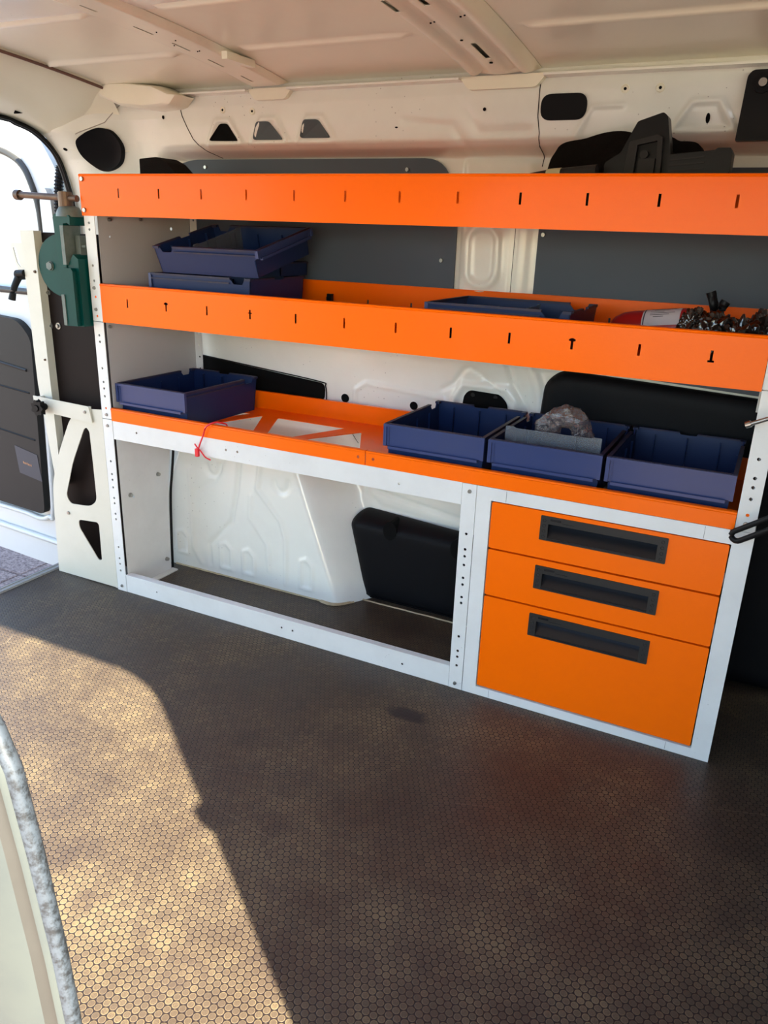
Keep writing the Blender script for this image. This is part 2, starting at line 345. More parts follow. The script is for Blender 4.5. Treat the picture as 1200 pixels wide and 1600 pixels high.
# ------------------------------------------------------------------ the van shell (setting)
def smooth(t): t = np.clip(t, 0, 1); return t * t * (3 - 2 * t)
def seg_dist(X, Z, pl):
    d = np.full(X.shape, 9.0)
    for (a, b) in zip(pl[:-1], pl[1:]):
        ax, az = a; bx, bz = b; L2 = (bx - ax) ** 2 + (bz - az) ** 2 + 1e-12
        t = np.clip(((X - ax) * (bx - ax) + (Z - az) * (bz - az)) / L2, 0, 1)
        d = np.minimum(d, np.hypot(X - ax - t * (bx - ax), Z - az - t * (bz - az)))
    return d
BZ = [0.0, 0.30, 0.45, 0.60, 0.76, 0.80, 1.283, 1.288, 1.30, 1.315, 1.36, 1.41, 1.435, 1.466]
BY = [0.405, 0.41, 0.415, 0.42, 0.410, 0.392, 0.392, 0.375, 0.330, 0.312, 0.303, 0.300, 0.304, 0.306]
def wall_y(X, Z):
    X = np.asarray(X, float); Z = np.asarray(Z, float)
    y = np.interp(Z, BZ, BY)
    ysm = np.interp(Z, [1.05, 1.15, 1.22, 1.28, 1.33, 1.38], [0.392, 0.384, 0.366, 0.338, 0.314, 0.303])
    y = np.where(Z > 1.05, np.where(Z < 1.38, ysm + (y - ysm) * smooth((X + 0.03) / 0.07), y), y)
    # wheel arch box
    xr = 0.645 - 0.37 * Z; xl = -0.03 + np.maximum(Z - 0.22, 0) * 0.42
    m = smooth((X - xl + 0.02) / 0.03) * smooth((xr + 0.13 - X) / 0.13) * smooth((0.50 - Z) / 0.09)
    y = y - m * (y - 0.252)
    # C-pillar box between the grey linings
    m = smooth((X - 0.932) / 0.02) * smooth((1.15 - X) / 0.05) * smooth((Z - 0.78) / 0.05) * smooth((1.30 - Z) / 0.04)
    y = y - 0.014 * m
    # mid wall: softly bulging belly between the shelves
    m = smooth((X - 0.60) / 0.3) * smooth((1.20 - X) / 0.2) * np.exp(-((Z - 0.80) / 0.06) ** 2)
    y = y - 0.018 * m
    # corner towards the rear pillar
    ye = np.interp(Z, [0, 0.5, 0.9, 1.05, 1.147, 1.211, 1.273, 1.309, 1.345, 1.447], [0.32, 0.31, 0.30, 0.292, 0.282, 0.268, 0.243, 0.212, 0.175, 0.165])
    y = y + (ye - y) * smooth((-0.06 - X) / 0.27)
    def gr(pl, w_, dep):
        nonlocal y
        y = y + dep * np.exp(-(seg_dist(X, Z, pl) / w_) ** 2)
    def pad(pl, w_, dep):      # closed raised or sunken outline
        gr(pl + [pl[0]], w_, dep)
    # arch pressings
    gr([(0.168, 0.03), (0.166, 0.10), (0.262, 0.20), (0.285, 0.30), (0.303, 0.42)], 0.007, 0.006)
    gr([(0.38, 0.42), (0.366, 0.33), (0.452, 0.24), (0.470, 0.18), (0.468, 0.03)], 0.008, -0.006)
    gr([(0.34, 0.30), (0.335, 0.23), (0.40, 0.15), (0.405, 0.06)], 0.008, -0.004)
    gr([(0.10, 0.35), (0.10, 0.08), (0.13, 0.03)], 0.009, -0.004)
    gr([(0.12, 0.28), (0.20, 0.33), (0.235, 0.40)], 0.009, 0.004)
    for cx, z0, z1 in ((0.055, 0.05, 0.13), (0.235, 0.03, 0.12), (0.325, 0.03, 0.115), (0.545, 0.03, 0.13)):
        pad([(cx - 0.022, z0), (cx + 0.022, z0), (cx + 0.022, z1 - 0.02), (cx, z1), (cx - 0.022, z1 - 0.01)], 0.006, -0.005)
    for cx, cz in ((0.195, 0.375), (0.455, 0.365)):
        gr([(cx + 0.026 * math.cos(a), cz + 0.03 * math.sin(a)) for a in np.linspace(-PI, 0.2, 9)], 0.009, 0.006)
    # lower quarter panel pressing
    pad([(0.70, 0.34), (1.05, 0.29), (1.08, 0.33), (1.08, 0.50), (0.66, 0.50), (0.66, 0.38)], 0.006, 0.006)
    gr([(0.63, 0.50), (0.66, 0.33), (0.72, 0.29), (1.13, 0.25)], 0.010, 0.004)
    # mid wall pressings
    gr([(0.613, 0.60), (0.617, 0.645), (0.655, 0.670), (0.905, 0.652), (0.93, 0.62)], 0.006, -0.006)
    gr([(0.70, 0.66), (0.715, 0.60)], 0.02, -0.003)
    gr([(0.90, 0.68), (0.935, 0.70), (0.968, 0.745), (0.986, 0.751), (1.02, 0.735), (1.069, 0.690)], 0.006, 0.006)
    pad([(0.94, 0.60), (0.94, 0.66), (0.965, 0.70), (1.09, 0.70), (1.12, 0.67), (1.12, 0.60)], 0.010, -0.009)
    gr([(1.087, 0.79), (1.11, 0.72), (1.15, 0.66), (1.155, 0.60)], 0.008, 0.008)
    gr([(1.15, 0.79), (1.185, 0.70), (1.19, 0.66), (1.18, 0.60)], 0.016, -0.012)
    # pillar oval pressing
    ov = [(1.005 + 0.042 * math.cos(a), 1.045 + (0.035 if math.sin(a) > 0 else -0.035) + 0.04 * math.sin(a)) for a in np.linspace(0, 2 * PI, 25)]
    gr(ov, 0.010, -0.009)
    gr([(1.087, 0.86), (1.087, 1.20)], 0.006, 0.005)
    # upper rail pressings
    gr([(1.232, 1.315), (1.268, 1.376), (1.335, 1.377)], 0.005, -0.005)
    pad([(1.445, 1.322), (1.480, 1.379), (1.536, 1.379), (1.570, 1.322)], 0.006, -0.006)
    gr([(0.80, 1.36), (0.93, 1.345), (0.965, 1.30)], 0.010, 0.005)
    gr([(0.965, 1.38), (1.0, 1.33), (1.12, 1.33)], 0.010, 0.004)
    gr([(0.10, 1.285), (0.90, 1.30)], 0.012, 0.004)
    for a, b_ in ((0.24, 0.275), (0.392, 0.43), (0.54, 0.575)):
        pad([(a - 0.057, 1.315), (a - 0.020, 1.374), (a + 0.025, 1.374), (a + 0.060, 1.315)], 0.007, -0.006)
    return y
def wy(x, z): return float(wall_y(np.array([x]), np.array([z]))[0])

def heightfield(name, xs, zs, fn, m, parent=None, thick=0.01):
    X, Z = np.meshgrid(xs, zs); Y = fn(X, Z)
    nx, nz = len(xs), len(zs)
    V = np.stack([X, Y, Z], -1).reshape(-1, 3)
    idx = np.arange(nx * nz).reshape(nz, nx)
    F = np.stack([idx[:-1, :-1], idx[:-1, 1:], idx[1:, 1:], idx[1:, :-1]], -1).reshape(-1, 4)
    me = D.meshes.new(name); me.from_pydata(V.tolist(), [], F.tolist()); me.update()
    me.polygons.foreach_set('use_smooth', [True] * len(me.polygons))
    return link(name, me, m, parent)
wall = struct(heightfield('wall_back', np.arange(-0.33, 2.0501, 0.005), np.concatenate([np.arange(-0.03, 1.25, 0.006), np.arange(1.25, 1.4661, 0.004)]), wall_y, PAINT))
def on_wall(name, poly, m, off=0.0015, th=0.004, parent=wall, holes=(), flat=None):
    """plate lying on the side wall, following its height"""
    bm = bmesh.new()
    sheet(bm, poly, holes, lambda u, v, w: (u, (flat if flat else wy(u, v) - off) - w, v), 0.0, th)
    return fin(name, bm, m, parent)

# outer skin so no light leaks in
boxes('trim_1', [(-0.33, 2.06, 0.47, 0.50, -0.30, 1.56)], PAINT, None)['kind'] = 'structure'
# floor
fl = boxes('floor', [(-0.285, 2.05, -1.42, 0.46, -0.03, 0.0)], FLOORM, None); struct(fl)
bm = bmesh.new(); box(bm, -0.315, -0.283, -1.42, 0.33, -0.03, 0.002); box(bm, -0.312, -0.306, -1.42, 0.33, -0.03, 0.005); box(bm, -0.292, -0.286, -1.42, 0.33, -0.03, 0.005)
fin('sill_strip', bm, ALU, fl)
bm = bmesh.new(); box(bm, -0.36, -0.315, -1.42, 0.33, -0.30, -0.02)
fin('sill_step', bm, BLACKP, fl)
boxes('undertray', [(-0.33, 2.05, -1.42, 0.46, -0.30, -0.035)], CHAR, fl)
bm = bmesh.new(); tube(bm, [(x, wy(x, 0.004) - 0.001 + random.uniform(-.0015, .0015), 0.001) for x in np.arange(0.02, 0.70, 0.012)], 0.0035, 6)
part_label(fin('sealant_bead', bm, SEALANT, fl), 'yellowed sealant bead along the wheel arch')
bm = bmesh.new(); tube(bm, spline([(0.60, 0.25, 0.001), (0.64, 0.245, 0.002), (0.67, 0.27, 0.001), (0.70, 0.33, 0.001)], 4) , 0.006, 6)
tube(bm, [(x, 0.330 - 0.003 + random.uniform(-.001, .001), 0.001) for x in np.arange(0.70, 1.14, 0.015)], 0.0028, 6)
part_label(fin('sealant_bead', bm, SEALANT, fl), 'yellowed sealant bead in front of the black trim box')

# roof
def roof_z(X, Y, lip=True):
    Y = np.asarray(Y, float)
    z = 1.447 + 0.052 * (1 - ((Y + 0.5) / 0.8) ** 2)
    if lip:
        for yc in (0.043, -0.24, -0.55, -0.85): z = z - 0.009 * np.exp(-((Y - yc) / 0.009) ** 2) * smooth((np.abs(X - 0.41) - 0.09) / 0.02) * smooth((np.abs(X - 1.055) - 0.12) / 0.02)
    return z
xs = np.arange(-0.125, 2.0501, 0.0125); ys = np.arange(-1.32, 0.3061, 0.006)
X, Y = np.meshgrid(xs, ys); Zr = roof_z(X, Y) + 0.012
idx = np.arange(X.size).reshape(X.shape)
F = np.stack([idx[:-1, :-1], idx[1:, :-1], idx[1:, 1:], idx[:-1, 1:]], -1).reshape(-1, 4)
me = D.meshes.new('ceiling'); me.from_pydata(np.stack([X, Y, Zr], -1).reshape(-1, 3).tolist(), [], F.tolist()); me.polygons.foreach_set('use_smooth', [True] * len(me.polygons))
roof = struct(link('ceiling', me, PAINT2))
boxes('roof_skin', [(-0.33, 2.06, -1.36, 0.50, 1.505, 1.53)], PAINT, roof)

def roof_bow(x0, x1, flute, slots, drop=0.024):
    """pressed hat-section bow hanging under the roof, with slots cut as real holes"""
    wd = x1 - x0; prof = lambda u: -drop * float(smooth(np.array((u - 0.0) / (0.13)))) * float(smooth(np.array((1 - u) / 0.13))) + (0.012 * sum(math.exp(-((u - c) / 0.07) ** 2) for c in flute))
    us = [i / 28 for i in range(29)]; yy = list(np.arange(-1.30, 0.3001, 0.02))
    bm = bmesh.new(); extra = []
    yl_ = [-1.30 + (0.298 + 1.30) * i / 48 for i in range(49)]; out = [(x0, y_) for y_ in yl_[::-1]] + [(x1, y_) for y_ in yl_]
    for y_ in np.arange(-1.28, 0.29, 0.025):
        for u in us[1:-1]: extra.append((x0 + u * wd, y_))
    hol = [rnd(rect(a, b, c, d), 0.003, 2) for a, b, c, d in slots]
    extra = [e for e in extra if not any(a - .002 < e[0] < b + .002 and c - .002 < e[1] < d + .002 for a, b, c, d in slots)]
    sheet(bm, out, hol, lambda u, v, w: (u, v, float(roof_z(np.array(5.0), np.array(v), False)) + 0.010 + prof((u - x0) / wd) + w), 0, 0.0015, extra)
    return fin('roof_bow', bm, PAINT2, roof, smooth=0.7)
b1c = 0.408
b1 = roof_bow(0.352, 0.464, (), [(b1c - 0.016, b1c - 0.010, y0, y1) for y0, y1 in ((0.185, 0.235), (0.055, 0.115), (-0.07, -0.01), (-0.19, -0.13), (-0.335, -0.29), (-0.60, -0.54))], 0.013)
b2 = roof_bow(0.965, 1.145, (0.3, 0.7), [(1.058, 1.070, 0.068, 0.165), (0.985, 0.997, -0.20, -0.135), (1.054, 1.066, -0.21, -0.155), (1.056, 1.068, -0.50, -0.42), (0.985, 0.997, -0.42, -0.36)], 0.017)
bm = bmesh.new()
for (x, y_, r) in ((1.063, 0.187, .004), (1.05, 0.04, .003), (1.02, -0.05, .002), (1.03, -0.055, .002), (1.09, -0.07, .002), (1.10, -0.075, .002), (0.40, -0.07, .0015), (0.43, -0.10, .0015), (0.43, -0.16, .0015), (0.425, -0.02, .0015), (0.432, -0.022, .0015)):
    cyl(bm, (x, y_, float(roof_z(np.array(5.), np.array(y_), False)) - 0.0085 + (0.006 if 1.0 < x < 1.04 or x > 1.08 else 0.0)), (0, 0, 1), r, 0.002, 10)
fin('bolt_hole', bm, VOID, b2)
# adhesive pad above the first bow, and feet of the bows
boxes('stiffener_pad', [(0.462, 0.478, 0.02, 0.13, 1.462, 1.478)], PAINT2, b1, 0.003)
for bo, xa, xb in ((b1, 0.35, 0.47), (b2, 0.962, 1.15)):
    bm = bmesh.new(); prism(bm, rnd([(xa + .012, 1.418), (xb - .012, 1.418), (xb + .012, 1.446), (xa - .012, 1.446)], 0.01), 'y', 0.2865, 0.303)
    fin('bow_foot', bm, PAINT2, bo, bevel=0.002)
# rail flange along the roof edge
boxes('roof_flange', [(-0.1, 0.345, 0.268, 0.31, 1.438, 1.4425), (0.475, 0.955, 0.268, 0.31, 1.438, 1.4425), (1.158, 2.04, 0.268, 0.31, 1.438, 1.4425)], PAINT, roof, 0.001)
# rear header
bm = bmesh.new(); NY = 40; rows = []
for i in range(NY + 1):
    y_ = -1.32 + (0.255 + 1.32) * i / NY
    zt = float(roof_z(np.array(5.), np.array(y_), False)) + .013; t_ = max(0, (y_ - 0.0) / 0.255)
    zb = 1.372 - 0.075 * t_ ** 2.2
    rows.append([bm.verts.new(p) for p in ((-0.122, y_, zt), (-0.128, y_, zt - 0.012), (-0.15, y_ , zt - 0.030), (-0.22, y_, (zt + zb) / 2 - 0.012), (-0.30, y_, zb + 0.006), (-0.335, y_, zb), (-0.355, y_, zb + 0.02))])
for a, b in zip(rows[:-1], rows[1:]):
    for k in range(6): bm.faces.new((a[k], a[k + 1], b[k + 1], b[k]))
hd = struct(fin('trim_2', bm, PAINT2, None, smooth=1.0))
bm = bmesh.new(); tube(bm, [(-0.124, y_, float(roof_z(np.array(5.), np.array(y_), False)) + 0.003) for y_ in np.arange(-1.3, 0.27, 0.04)], 0.004, 6)
fin('sealed_seam', bm, mat('reddish_seam', (0.16, 0.08, 0.06), 0.6), hd)
bm = bmesh.new(); prism(bm, rnd([(0.06, 1.375), (0.11, 1.385), (0.10, 1.398), (0.05, 1.390)], 0.004), 'x', -0.315, -0.285)
fin('latch_slot', bm, VOID, hd)
# corner filler between header and side wall
bm = bmesh.new(); rows = []
for i in range(13):
    x = -0.33 + i / 12 * 0.21; top = []
    z1 = 1.447
    a = Vector((x, wy(x, 1.30) - 0.001, 1.30)); c = Vector((x, 0.19, float(np.interp(x, [-0.335, -0.22, -0.122], [1.345, 1.40, 1.49])) - 0.002)); b_ = Vector((x, (a.y + c.y) / 2 + 0.05, (a.z + c.z) / 2 + 0.03 * (x + .35) / .22))
    rows.append([bm.verts.new((1 - t) ** 2 * a + 2 * t * (1 - t) * b_ + t * t * c) for t in [k / 8 for k in range(9)]])
for a, b in zip(rows[:-1], rows[1:]):
    for k in range(8): bm.faces.new((a[k], a[k + 1], b[k + 1], b[k]))
fin('corner_gusset', bm, PAINT2, hd, smooth=1.2)

# near side of the van, with the side door opening the sun comes through
bm = bmesh.new()
op = rnd([(0.60, 0.0), (1.944, 0.0), (1.944, 1.30), (0.60, 1.30)], [0.03, 0.03, 0.13, 0.13], 8)
tum = lambda u, v, w: (u, -1.40 - w + 0.075 * max(0, (v - 0.75) / 0.75) ** 1.3, v)
sheet(bm, [(-0.33, -0.35), (2.06, -0.35), (2.06, 1.52), (-0.33, 1.52)], [op], tum, 0, 0.04, [(x, z) for x in (-0.1, 0.3, 2.0) for z in np.arange(0.1, 1.5, 0.1)])
nw = struct(fin('wall_front', bm, PAINT, None))
bm = bmesh.new(); cyl(bm, (1.943, -1.40, 0.92), (0, 1, 0), 0.028, 0.03, 12); fin('door_striker', bm, BLACKP, nw)
# bulkhead behind the cab seats
bm = bmesh.new(); box(bm, 1.97, 2.03, -1.36, 0.385, -0.0, 1.44)
bh = struct(fin('wall_right', bm, mat('grey_bulkhead_lining', (0.14, 0.14, 0.14), 0.7), None))

# rear door opening seal and pillar edge
sealpts = [(-0.334, -1.2, 1.374), (-0.334, -0.6, 1.374), (-0.334, 0.0, 1.368), (-0.334, 0.10, 1.357), (-0.334, 0.160, 1.340), (-0.334, 0.208, 1.309), (-0.334, 0.238, 1.273), (-0.334, 0.262, 1.211), (-0.334, 0.276, 1.147), (-0.334, 0.283, 1.05), (-0.334, 0.29, 0.9), (-0.334, 0.30, 0.5), (-0.334, 0.31, 0.0)]
bm = bmesh.new(); tube(bm, [p + Vector((0, -.004, 0)) for p in spline(sealpts, 6)], 0.0085, 8)
tube(bm, [p + Vector((.012, -.012, -.002)) for p in spline(sealpts, 6)], 0.0035, 6)
sealo = fin('door_seal', bm, RUBBER, wall, smooth=1.0)

# wall fittings ---------------------------------------------------------------
for poly, m_ in (([(0.190, 1.324), (0.232, 1.366), (0.259, 1.366), (0.290, 1.322)], VOID), ([(0.342, 1.324), (0.355, 1.368), (0.398, 1.368), (0.439, 1.323)], SLOTG), ([(0.494, 1.326), (0.508, 1.369), (0.553, 1.369), (0.588, 1.325)], SLOTG)):
    on_wall('pressed_opening', rnd(poly, 0.008), m_, 0.001, 0.0012)
on_wall('grommet', rnd(rect(1.150, 1.256, 1.350, 1.404), 0.027, 6), BLACKM, 0.001, 0.003)
part_label(on_wall('lining_panel', rnd([(-0.02, 0.80), (0.928, 0.80), (0.928, 1.16), (0.885, 1.281), (0.06, 1.283), (-0.02, 1.262)], [0, 0, .08, .08, .03, .03], 6), GREY, 0.004, 0.005, flat=0.3885), 'slate grey lining panel left of the pillar')
part_label(on_wall('lining_panel', rnd([(1.148, 0.84), (1.185, 0.80), (1.25, 0.782), (1.90, 0.752), (2.04, 0.752), (2.04, 1.256), (1.19, 1.256), (1.148, 1.21)], [.02, .02, .02, 0, 0, 0, .05, .05], 5), GREY, 0.004, 0.005, flat=0.3885), 'slate grey lining panel right of the pillar')
for x, z in ((0.778, 1.254), (0.889, 1.03), (1.161, 1.103), (0.11, 1.262), (1.30, 1.235)):
    screw(wall, (x, 0.3835, z), r=0.006)
for x, z, r in ((1.336, 1.408, .006), (1.410, 1.407, .006), (0.245, 1.400, .0055), (0.344, 1.394, .0055)):
    bm = bmesh.new(); y_ = wy(x, z) - 0.001
    tube(bm, [(x + r * 1.35 * math.cos(a), y_, z + r * 1.35 * math.sin(a)) for a in np.linspace(0, 2 * PI, 14)[:-1]], 0.0016, 6, True)
    cyl(bm, (x, y_, z), (0, 1, 0), r * 1.3, 0.001, 14); o = fin('rivet_nut', bm, PAINT2, wall)
    bm = bmesh.new(); cyl(bm, (x, y_ - 0.001, z), (0, 1, 0), r * 0.55, 0.001, 10); fin('bolt_hole', bm, VOID, o)
for x, z, a_, b_ in ((0.031, 1.388, .004, .005), (1.013, 1.378, .004, .004), (1.515, 1.346, .0045, .010), (-0.29, 1.30, .006, .004), (0.78, 1.345, .004, .002)):
    on_wall('plug_hole', [(x + a_ * math.cos(t), z + b_ * math.sin(t)) for t in np.linspace(0, 2 * PI, 13)[:-1]], VOID, 0.001, 0.0008)
for x, z, r in ((0.582, 0.615, .0135), (0.813, 0.620, .0125)): on_wall('round_opening', circ(x, z, r, 20), VOID, 0.0015, 0.001)
on_wall('wall_slot', rnd([(0.02, 0.60), (0.509, 0.60), (0.513, 0.652), (0.024, 0.695)], [0, .015, .02, 0], 5), VOID, 0.0015, 0.001)
bm = bmesh.new(); tube(bm, spline([(0.02, wy(.02, .7) - .003, 0.697), (0.25, wy(.25, .68) - .003, 0.678), (0.49, wy(.49, .65) - .003, 0.657), (0.514, wy(.514, .65) - .003, 0.645), (0.516, wy(.516, .6) - .003, 0.60)], 5), 0.002, 6)
fin('slot_edging', bm, RUBBER, wall)
on_wall('pressed_opening', rnd([(0.962, 0.60), (0.968, 0.67), (0.985, 0.688), (1.075, 0.684), (1.098, 0.66), (1.098, 0.60)], [0, .012, .012, .012, .012, 0]), VOID, 0.0015, 0.001)
for x in (0.995, 1.062): on_wall('bolt_hole', circ(x, 0.675, .006, 10), CHAR, 0.003, 0.0008)
def seam(pts, m_=CHAR, r=0.0011, name='panel_seam'):
    dp_ = []
    for (xa, za), (xb, zb) in zip(pts[:-1], pts[1:]):
        k_ = max(2, int(math.hypot(xb - xa, zb - za) / 0.006)); dp_ += [(xa + (xb - xa) * i / k_, za + (zb - za) * i / k_) for i in range(k_)]
    bm = bmesh.new(); tube(bm, [(x, wy(x, z) - 0.0006, z) for x, z in dp_ + [pts[-1]]], r, 5); fin(name, bm, m_, wall)
seam([(1.144, 1.445), (1.144, 1.36), (1.149, 1.325), (1.147, 1.305), (1.14, 1.26)]); seam([(0.09, 1.44), (0.10, 1.39), (0.13, 1.33), (0.175, 1.286)])
seam([(1.088, 0.87), (1.088, 1.0), (1.089, 1.2)], r=0.0008)
seam([(-0.10, 1.445), (-0.12, 1.42), (-0.16, 1.375), (-0.235, 1.34)], mat('seam_filler', (0.35, 0.33, 0.28), 0.6), 0.0014)
seam([(0.50, 0.60), (0.58, 0.55), (0.63, 0.48)], r=0.0008)
# black trims on the side wall
def trim_panel(name, poly, base, bulge, m_, lab, parent=wall):
    """moulded trim: front surface bulging from its own rim"""
    xs_ = [p[0] for p in poly]; zs_ = [p[1] for p in poly]; ex = []
    pl = [Vector(p) for p in poly]
    def inside(p):
        c = False; n = len(pl)
        for i in range(n):
            a, b = pl[i], pl[i - 1]
            if (a.y > p[1]) != (b.y > p[1]) and p[0] < (b.x - a.x) * (p[1] - a.y) / (b.y - a.y) + a.x: c = not c
        return c
    A = np.array(poly + [poly[0]])
    def dist(u, v): return float(seg_dist(np.array([u]), np.array([v]), [tuple(q) for q in A])[0])
    for u in np.arange(min(xs_), max(xs_), 0.016):
        for v in np.arange(min(zs_), max(zs_), 0.012):
            if inside((u, v)) and dist(u, v) > 0.004: ex.append((u, v))
    bm = bmesh.new()
    sheet(bm, poly, [], lambda u, v, w: (u, (base(u, v) - bulge * math.sqrt(max(0, 1 - (1 - min(1, dist(u, v) / 0.04)) ** 2))) if w == 0 else base(u, v) + 0.012, v), 0, 1, ex)
    return part_label(fin(name, bm, m_, parent, smooth=0.9), lab)
trim_panel('door_trim', rnd([(1.188, 0.001), (1.965, 0.001), (1.965, 0.740), (1.24, 0.772), (1.200, 0.735), (1.192, 0.60)], [.02, .02, .02, .04, .03, 0], 5), lambda u, v: 0.400, 0.018, BLACKM, 'black moulded side door trim behind the bins')
tb = trim_panel('arch_trim', rnd([(0.708, 0.004), (1.125, 0.004), (1.125, 0.265), (0.668, 0.283), (0.645, 0.245)], [.005, .005, .01, .03, .03], 5), lambda u, v: 0.352 + 0.05 * max(0, (v - 0.235) / 0.05) ** 2, 0.018, BLACKM, 'black moulded trim box beside the wheel arch')
boxes('trim_return', [(0.715, 1.12, 0.35, 0.41, 0.003, 0.23)], BLACKM, wall)
bm = bmesh.new()
for x, z in ((0.79, 0.248), (1.01, 0.236)):
    prism(bm, [(x + 0.022 * math.cos(a), z + 0.030 * math.sin(a)) for a in np.linspace(0, 2 * PI, 17)[:-1]], 'y', 0.3325, 0.40)
fin('finger_recess', bm, VOID, wall)
# speaker cover
spk = [(-0.2374, 1.3226), (-0.2123, 1.3397), (-0.1828, 1.356), (-0.1637, 1.3592), (-0.1424, 1.352), (-0.1289, 1.3276), (-0.1307, 1.3028), (-0.1472, 1.2728), (-0.1689, 1.2548), (-0.1935, 1.2451), (-0.2104, 1.2453), (-0.2277, 1.2569), (-0.2449, 1.2776), (-0.2467, 1.3022)]
spk = [(q.x, q.y) for q in spline([(x, z, 0) for x, z in spk], 3, True)]
cxs, czs = sum(p[0] for p in spk) / len(spk), sum(p[1] for p in spk) / len(spk)
bm = bmesh.new(); rings = []
for f, dy in ((1.0, 0.0), (1.0, 0.010), (0.97, 0.014), (0.90, 0.012), (0.6, 0.010), (0.3, 0.009)):
    rings.append([bm.verts.new((cxs + (x - cxs) * f, wy(cxs + (x - cxs) * f, czs + (z - czs) * f) - 0.001 - dy, czs + (z - czs) * f)) for x, z in spk])
for a, b in zip(rings[:-1], rings[1:]):
    for k in range(len(spk)): bm.faces.new((a[k], a[(k + 1) % len(spk)], b[(k + 1) % len(spk)], b[k]))
bm.faces.new(rings[-1])
tag(fin('speaker_cover', bm, BLACKM, None, smooth=0.8), 'black teardrop cover on the white rear pillar, left of the top shelf', 'cover')
# strap bracket top right
t = root('seatbelt_bracket', 'black plate bracket bolted to the white rail at the top right', 'bracket', (1.66, 0.29, 1.29))
bm = bmesh.new(); prism(bm, rnd([(1.577, 1.298), (1.76, 1.300), (1.76, 1.43), (1.590, 1.430), (1.581, 1.42)], [.005, .02, .01, .012, .01]), 'y', 0.286, 0.300)
box(bm, 1.579, 1.76, 0.272, 0.292, 1.298, 1.303)
fin('bracket_plate', bm, BLACKP, t, bevel=0.0015)
bm = bmesh.new(); cyl(bm, (1.612, 0.283, 1.405), (0, 1, 0), 0.019, 0.008, 20); fin('washer', bm, BLACKM, t)
screw(t, (1.612, 0.279, 1.405), r=0.010, h=0.007, name='bolt')
# interior lamp cover (top left)
lc = [(-0.20, 1.470), (-0.155, 1.440), (-0.077, 1.413), (0.036, 1.402), (0.105, 1.405), (0.123, 1.410), (0.146, 1.432), (0.076, 1.458), (-0.046, 1.472), (-0.15, 1.475)]
bm = bmesh.new(); n = len(lc); rr = []
for yy_, f in ((0.30, 1.0), (0.255, 1.0), (0.235, 0.93), (0.228, 0.80)):
    cx_, cz_ = -0.02, 1.44
    rr.append([bm.verts.new((cx_ + (x - cx_) * f, yy_, cz_ + (z - cz_) * f)) for x, z in lc])
for a, b in zip(rr[:-1], rr[1:]):
    for k in range(n): bm.faces.new((a[k], a[(k + 1) % n], b[(k + 1) % n], b[k]))
bm.faces.new(rr[-1])
tag(fin('hinge_cover', bm, PAINT2, None, smooth=0.6, bevel=0.0), 'cream moulded cover below the roof, above the black teardrop cover', 'cover')

# ------------------------------------------------------------------ outside: paving and the open rear door
gr_ = boxes('floor_outside', [(-14, 14, -14, 14, -0.62, -0.556)], JOINT, None); struct(gr_); gr_.name = 'ground'
pv = [D.meshes.new('paver') for _ in range(1)]
bm = bmesh.new(); box(bm, -0.295, 0.295, -0.295, 0.295, -0.55 - 0.006, -0.55); bmesh.ops.bevel(bm, geom=[e for e in bm.edges if abs(e.verts[0].co.z - e.verts[1].co.z) < 1e-5 and e.verts[0].co.z > -0.553], offset=0.004, segments=1, affect='EDGES')
bm.to_mesh(pv[0]); bm.free(); pv[0].materials.append(GROUND)
for i in range(8):
    for j in range(8):
        o = D.objects.new('paving_slab', pv[0]); COL.objects.link(o); o.parent = gr_; o.location = (-4.7 + 0.6 * i, -0.2 + 0.6 * j, random.uniform(-.0015, .0015))
bm = bmesh.new(); box(bm, -14, -5.0, -14, 14, -0.556, -0.5505); box(bm, -0.2, 14, -14, 14, -0.556, -0.5505); box(bm, -5.0, -0.2, -14, -0.5, -0.556, -0.5505); box(bm, -5.0, -0.2, 4.3, 14, -0.556, -0.5505)
o = fin('far_paving', bm, GROUND, gr_); o['kind'] = 'stuff'

dd = Vector((-0.99668, 0.08138, 0)); nn = Vector((-0.08138, -0.99668, 0)); P0 = Vector((-0.33, 0.30, 0))
def dp(x, z, w=0.0):        # point of the open door from its world x and height; w towards the camera
    s = (x + 0.33) / dd.x; return tuple(P0 + dd * s + nn * w + Vector((0, 0, z)))
DM = lambda u, v, w: dp(u, v, w)
door = D.objects.new('door_1', None); COL.objects.link(door); door.location = (0, 0, 0); struct(door)
win = rnd([(-1.25, 0.86), (-0.60, 0.86), (-0.528, 1.02), (-0.530, 1.15), (-0.585, 1.27), (-0.70, 1.318), (-1.25, 1.33)], [.05, .05, .04, .05, .05, .06, .05], 6)
bm = bmesh.new(); sheet(bm, rnd([(-1.40, -0.20), (-0.47, -0.20), (-0.395, 0.2), (-0.39, 1.05), (-0.43, 1.25), (-0.52, 1.375), (-0.75, 1.42), (-1.40, 1.43)], 0.03), [win], DM, -0.06, 0.0)
fin('door_shell', bm, DOORP, door, bevel=0.0)
bm = bmesh.new(); wl_ = [dp(x, z, 0.004) for x, z in win]; tube(bm, wl_, 0.011, 8, True); fin('window_seal', bm, SEALG, door, smooth=1)
bm = bmesh.new(); sheet(bm, win, [], DM, -0.035, -0.03); fin('window_pane', bm, GLASS, door)
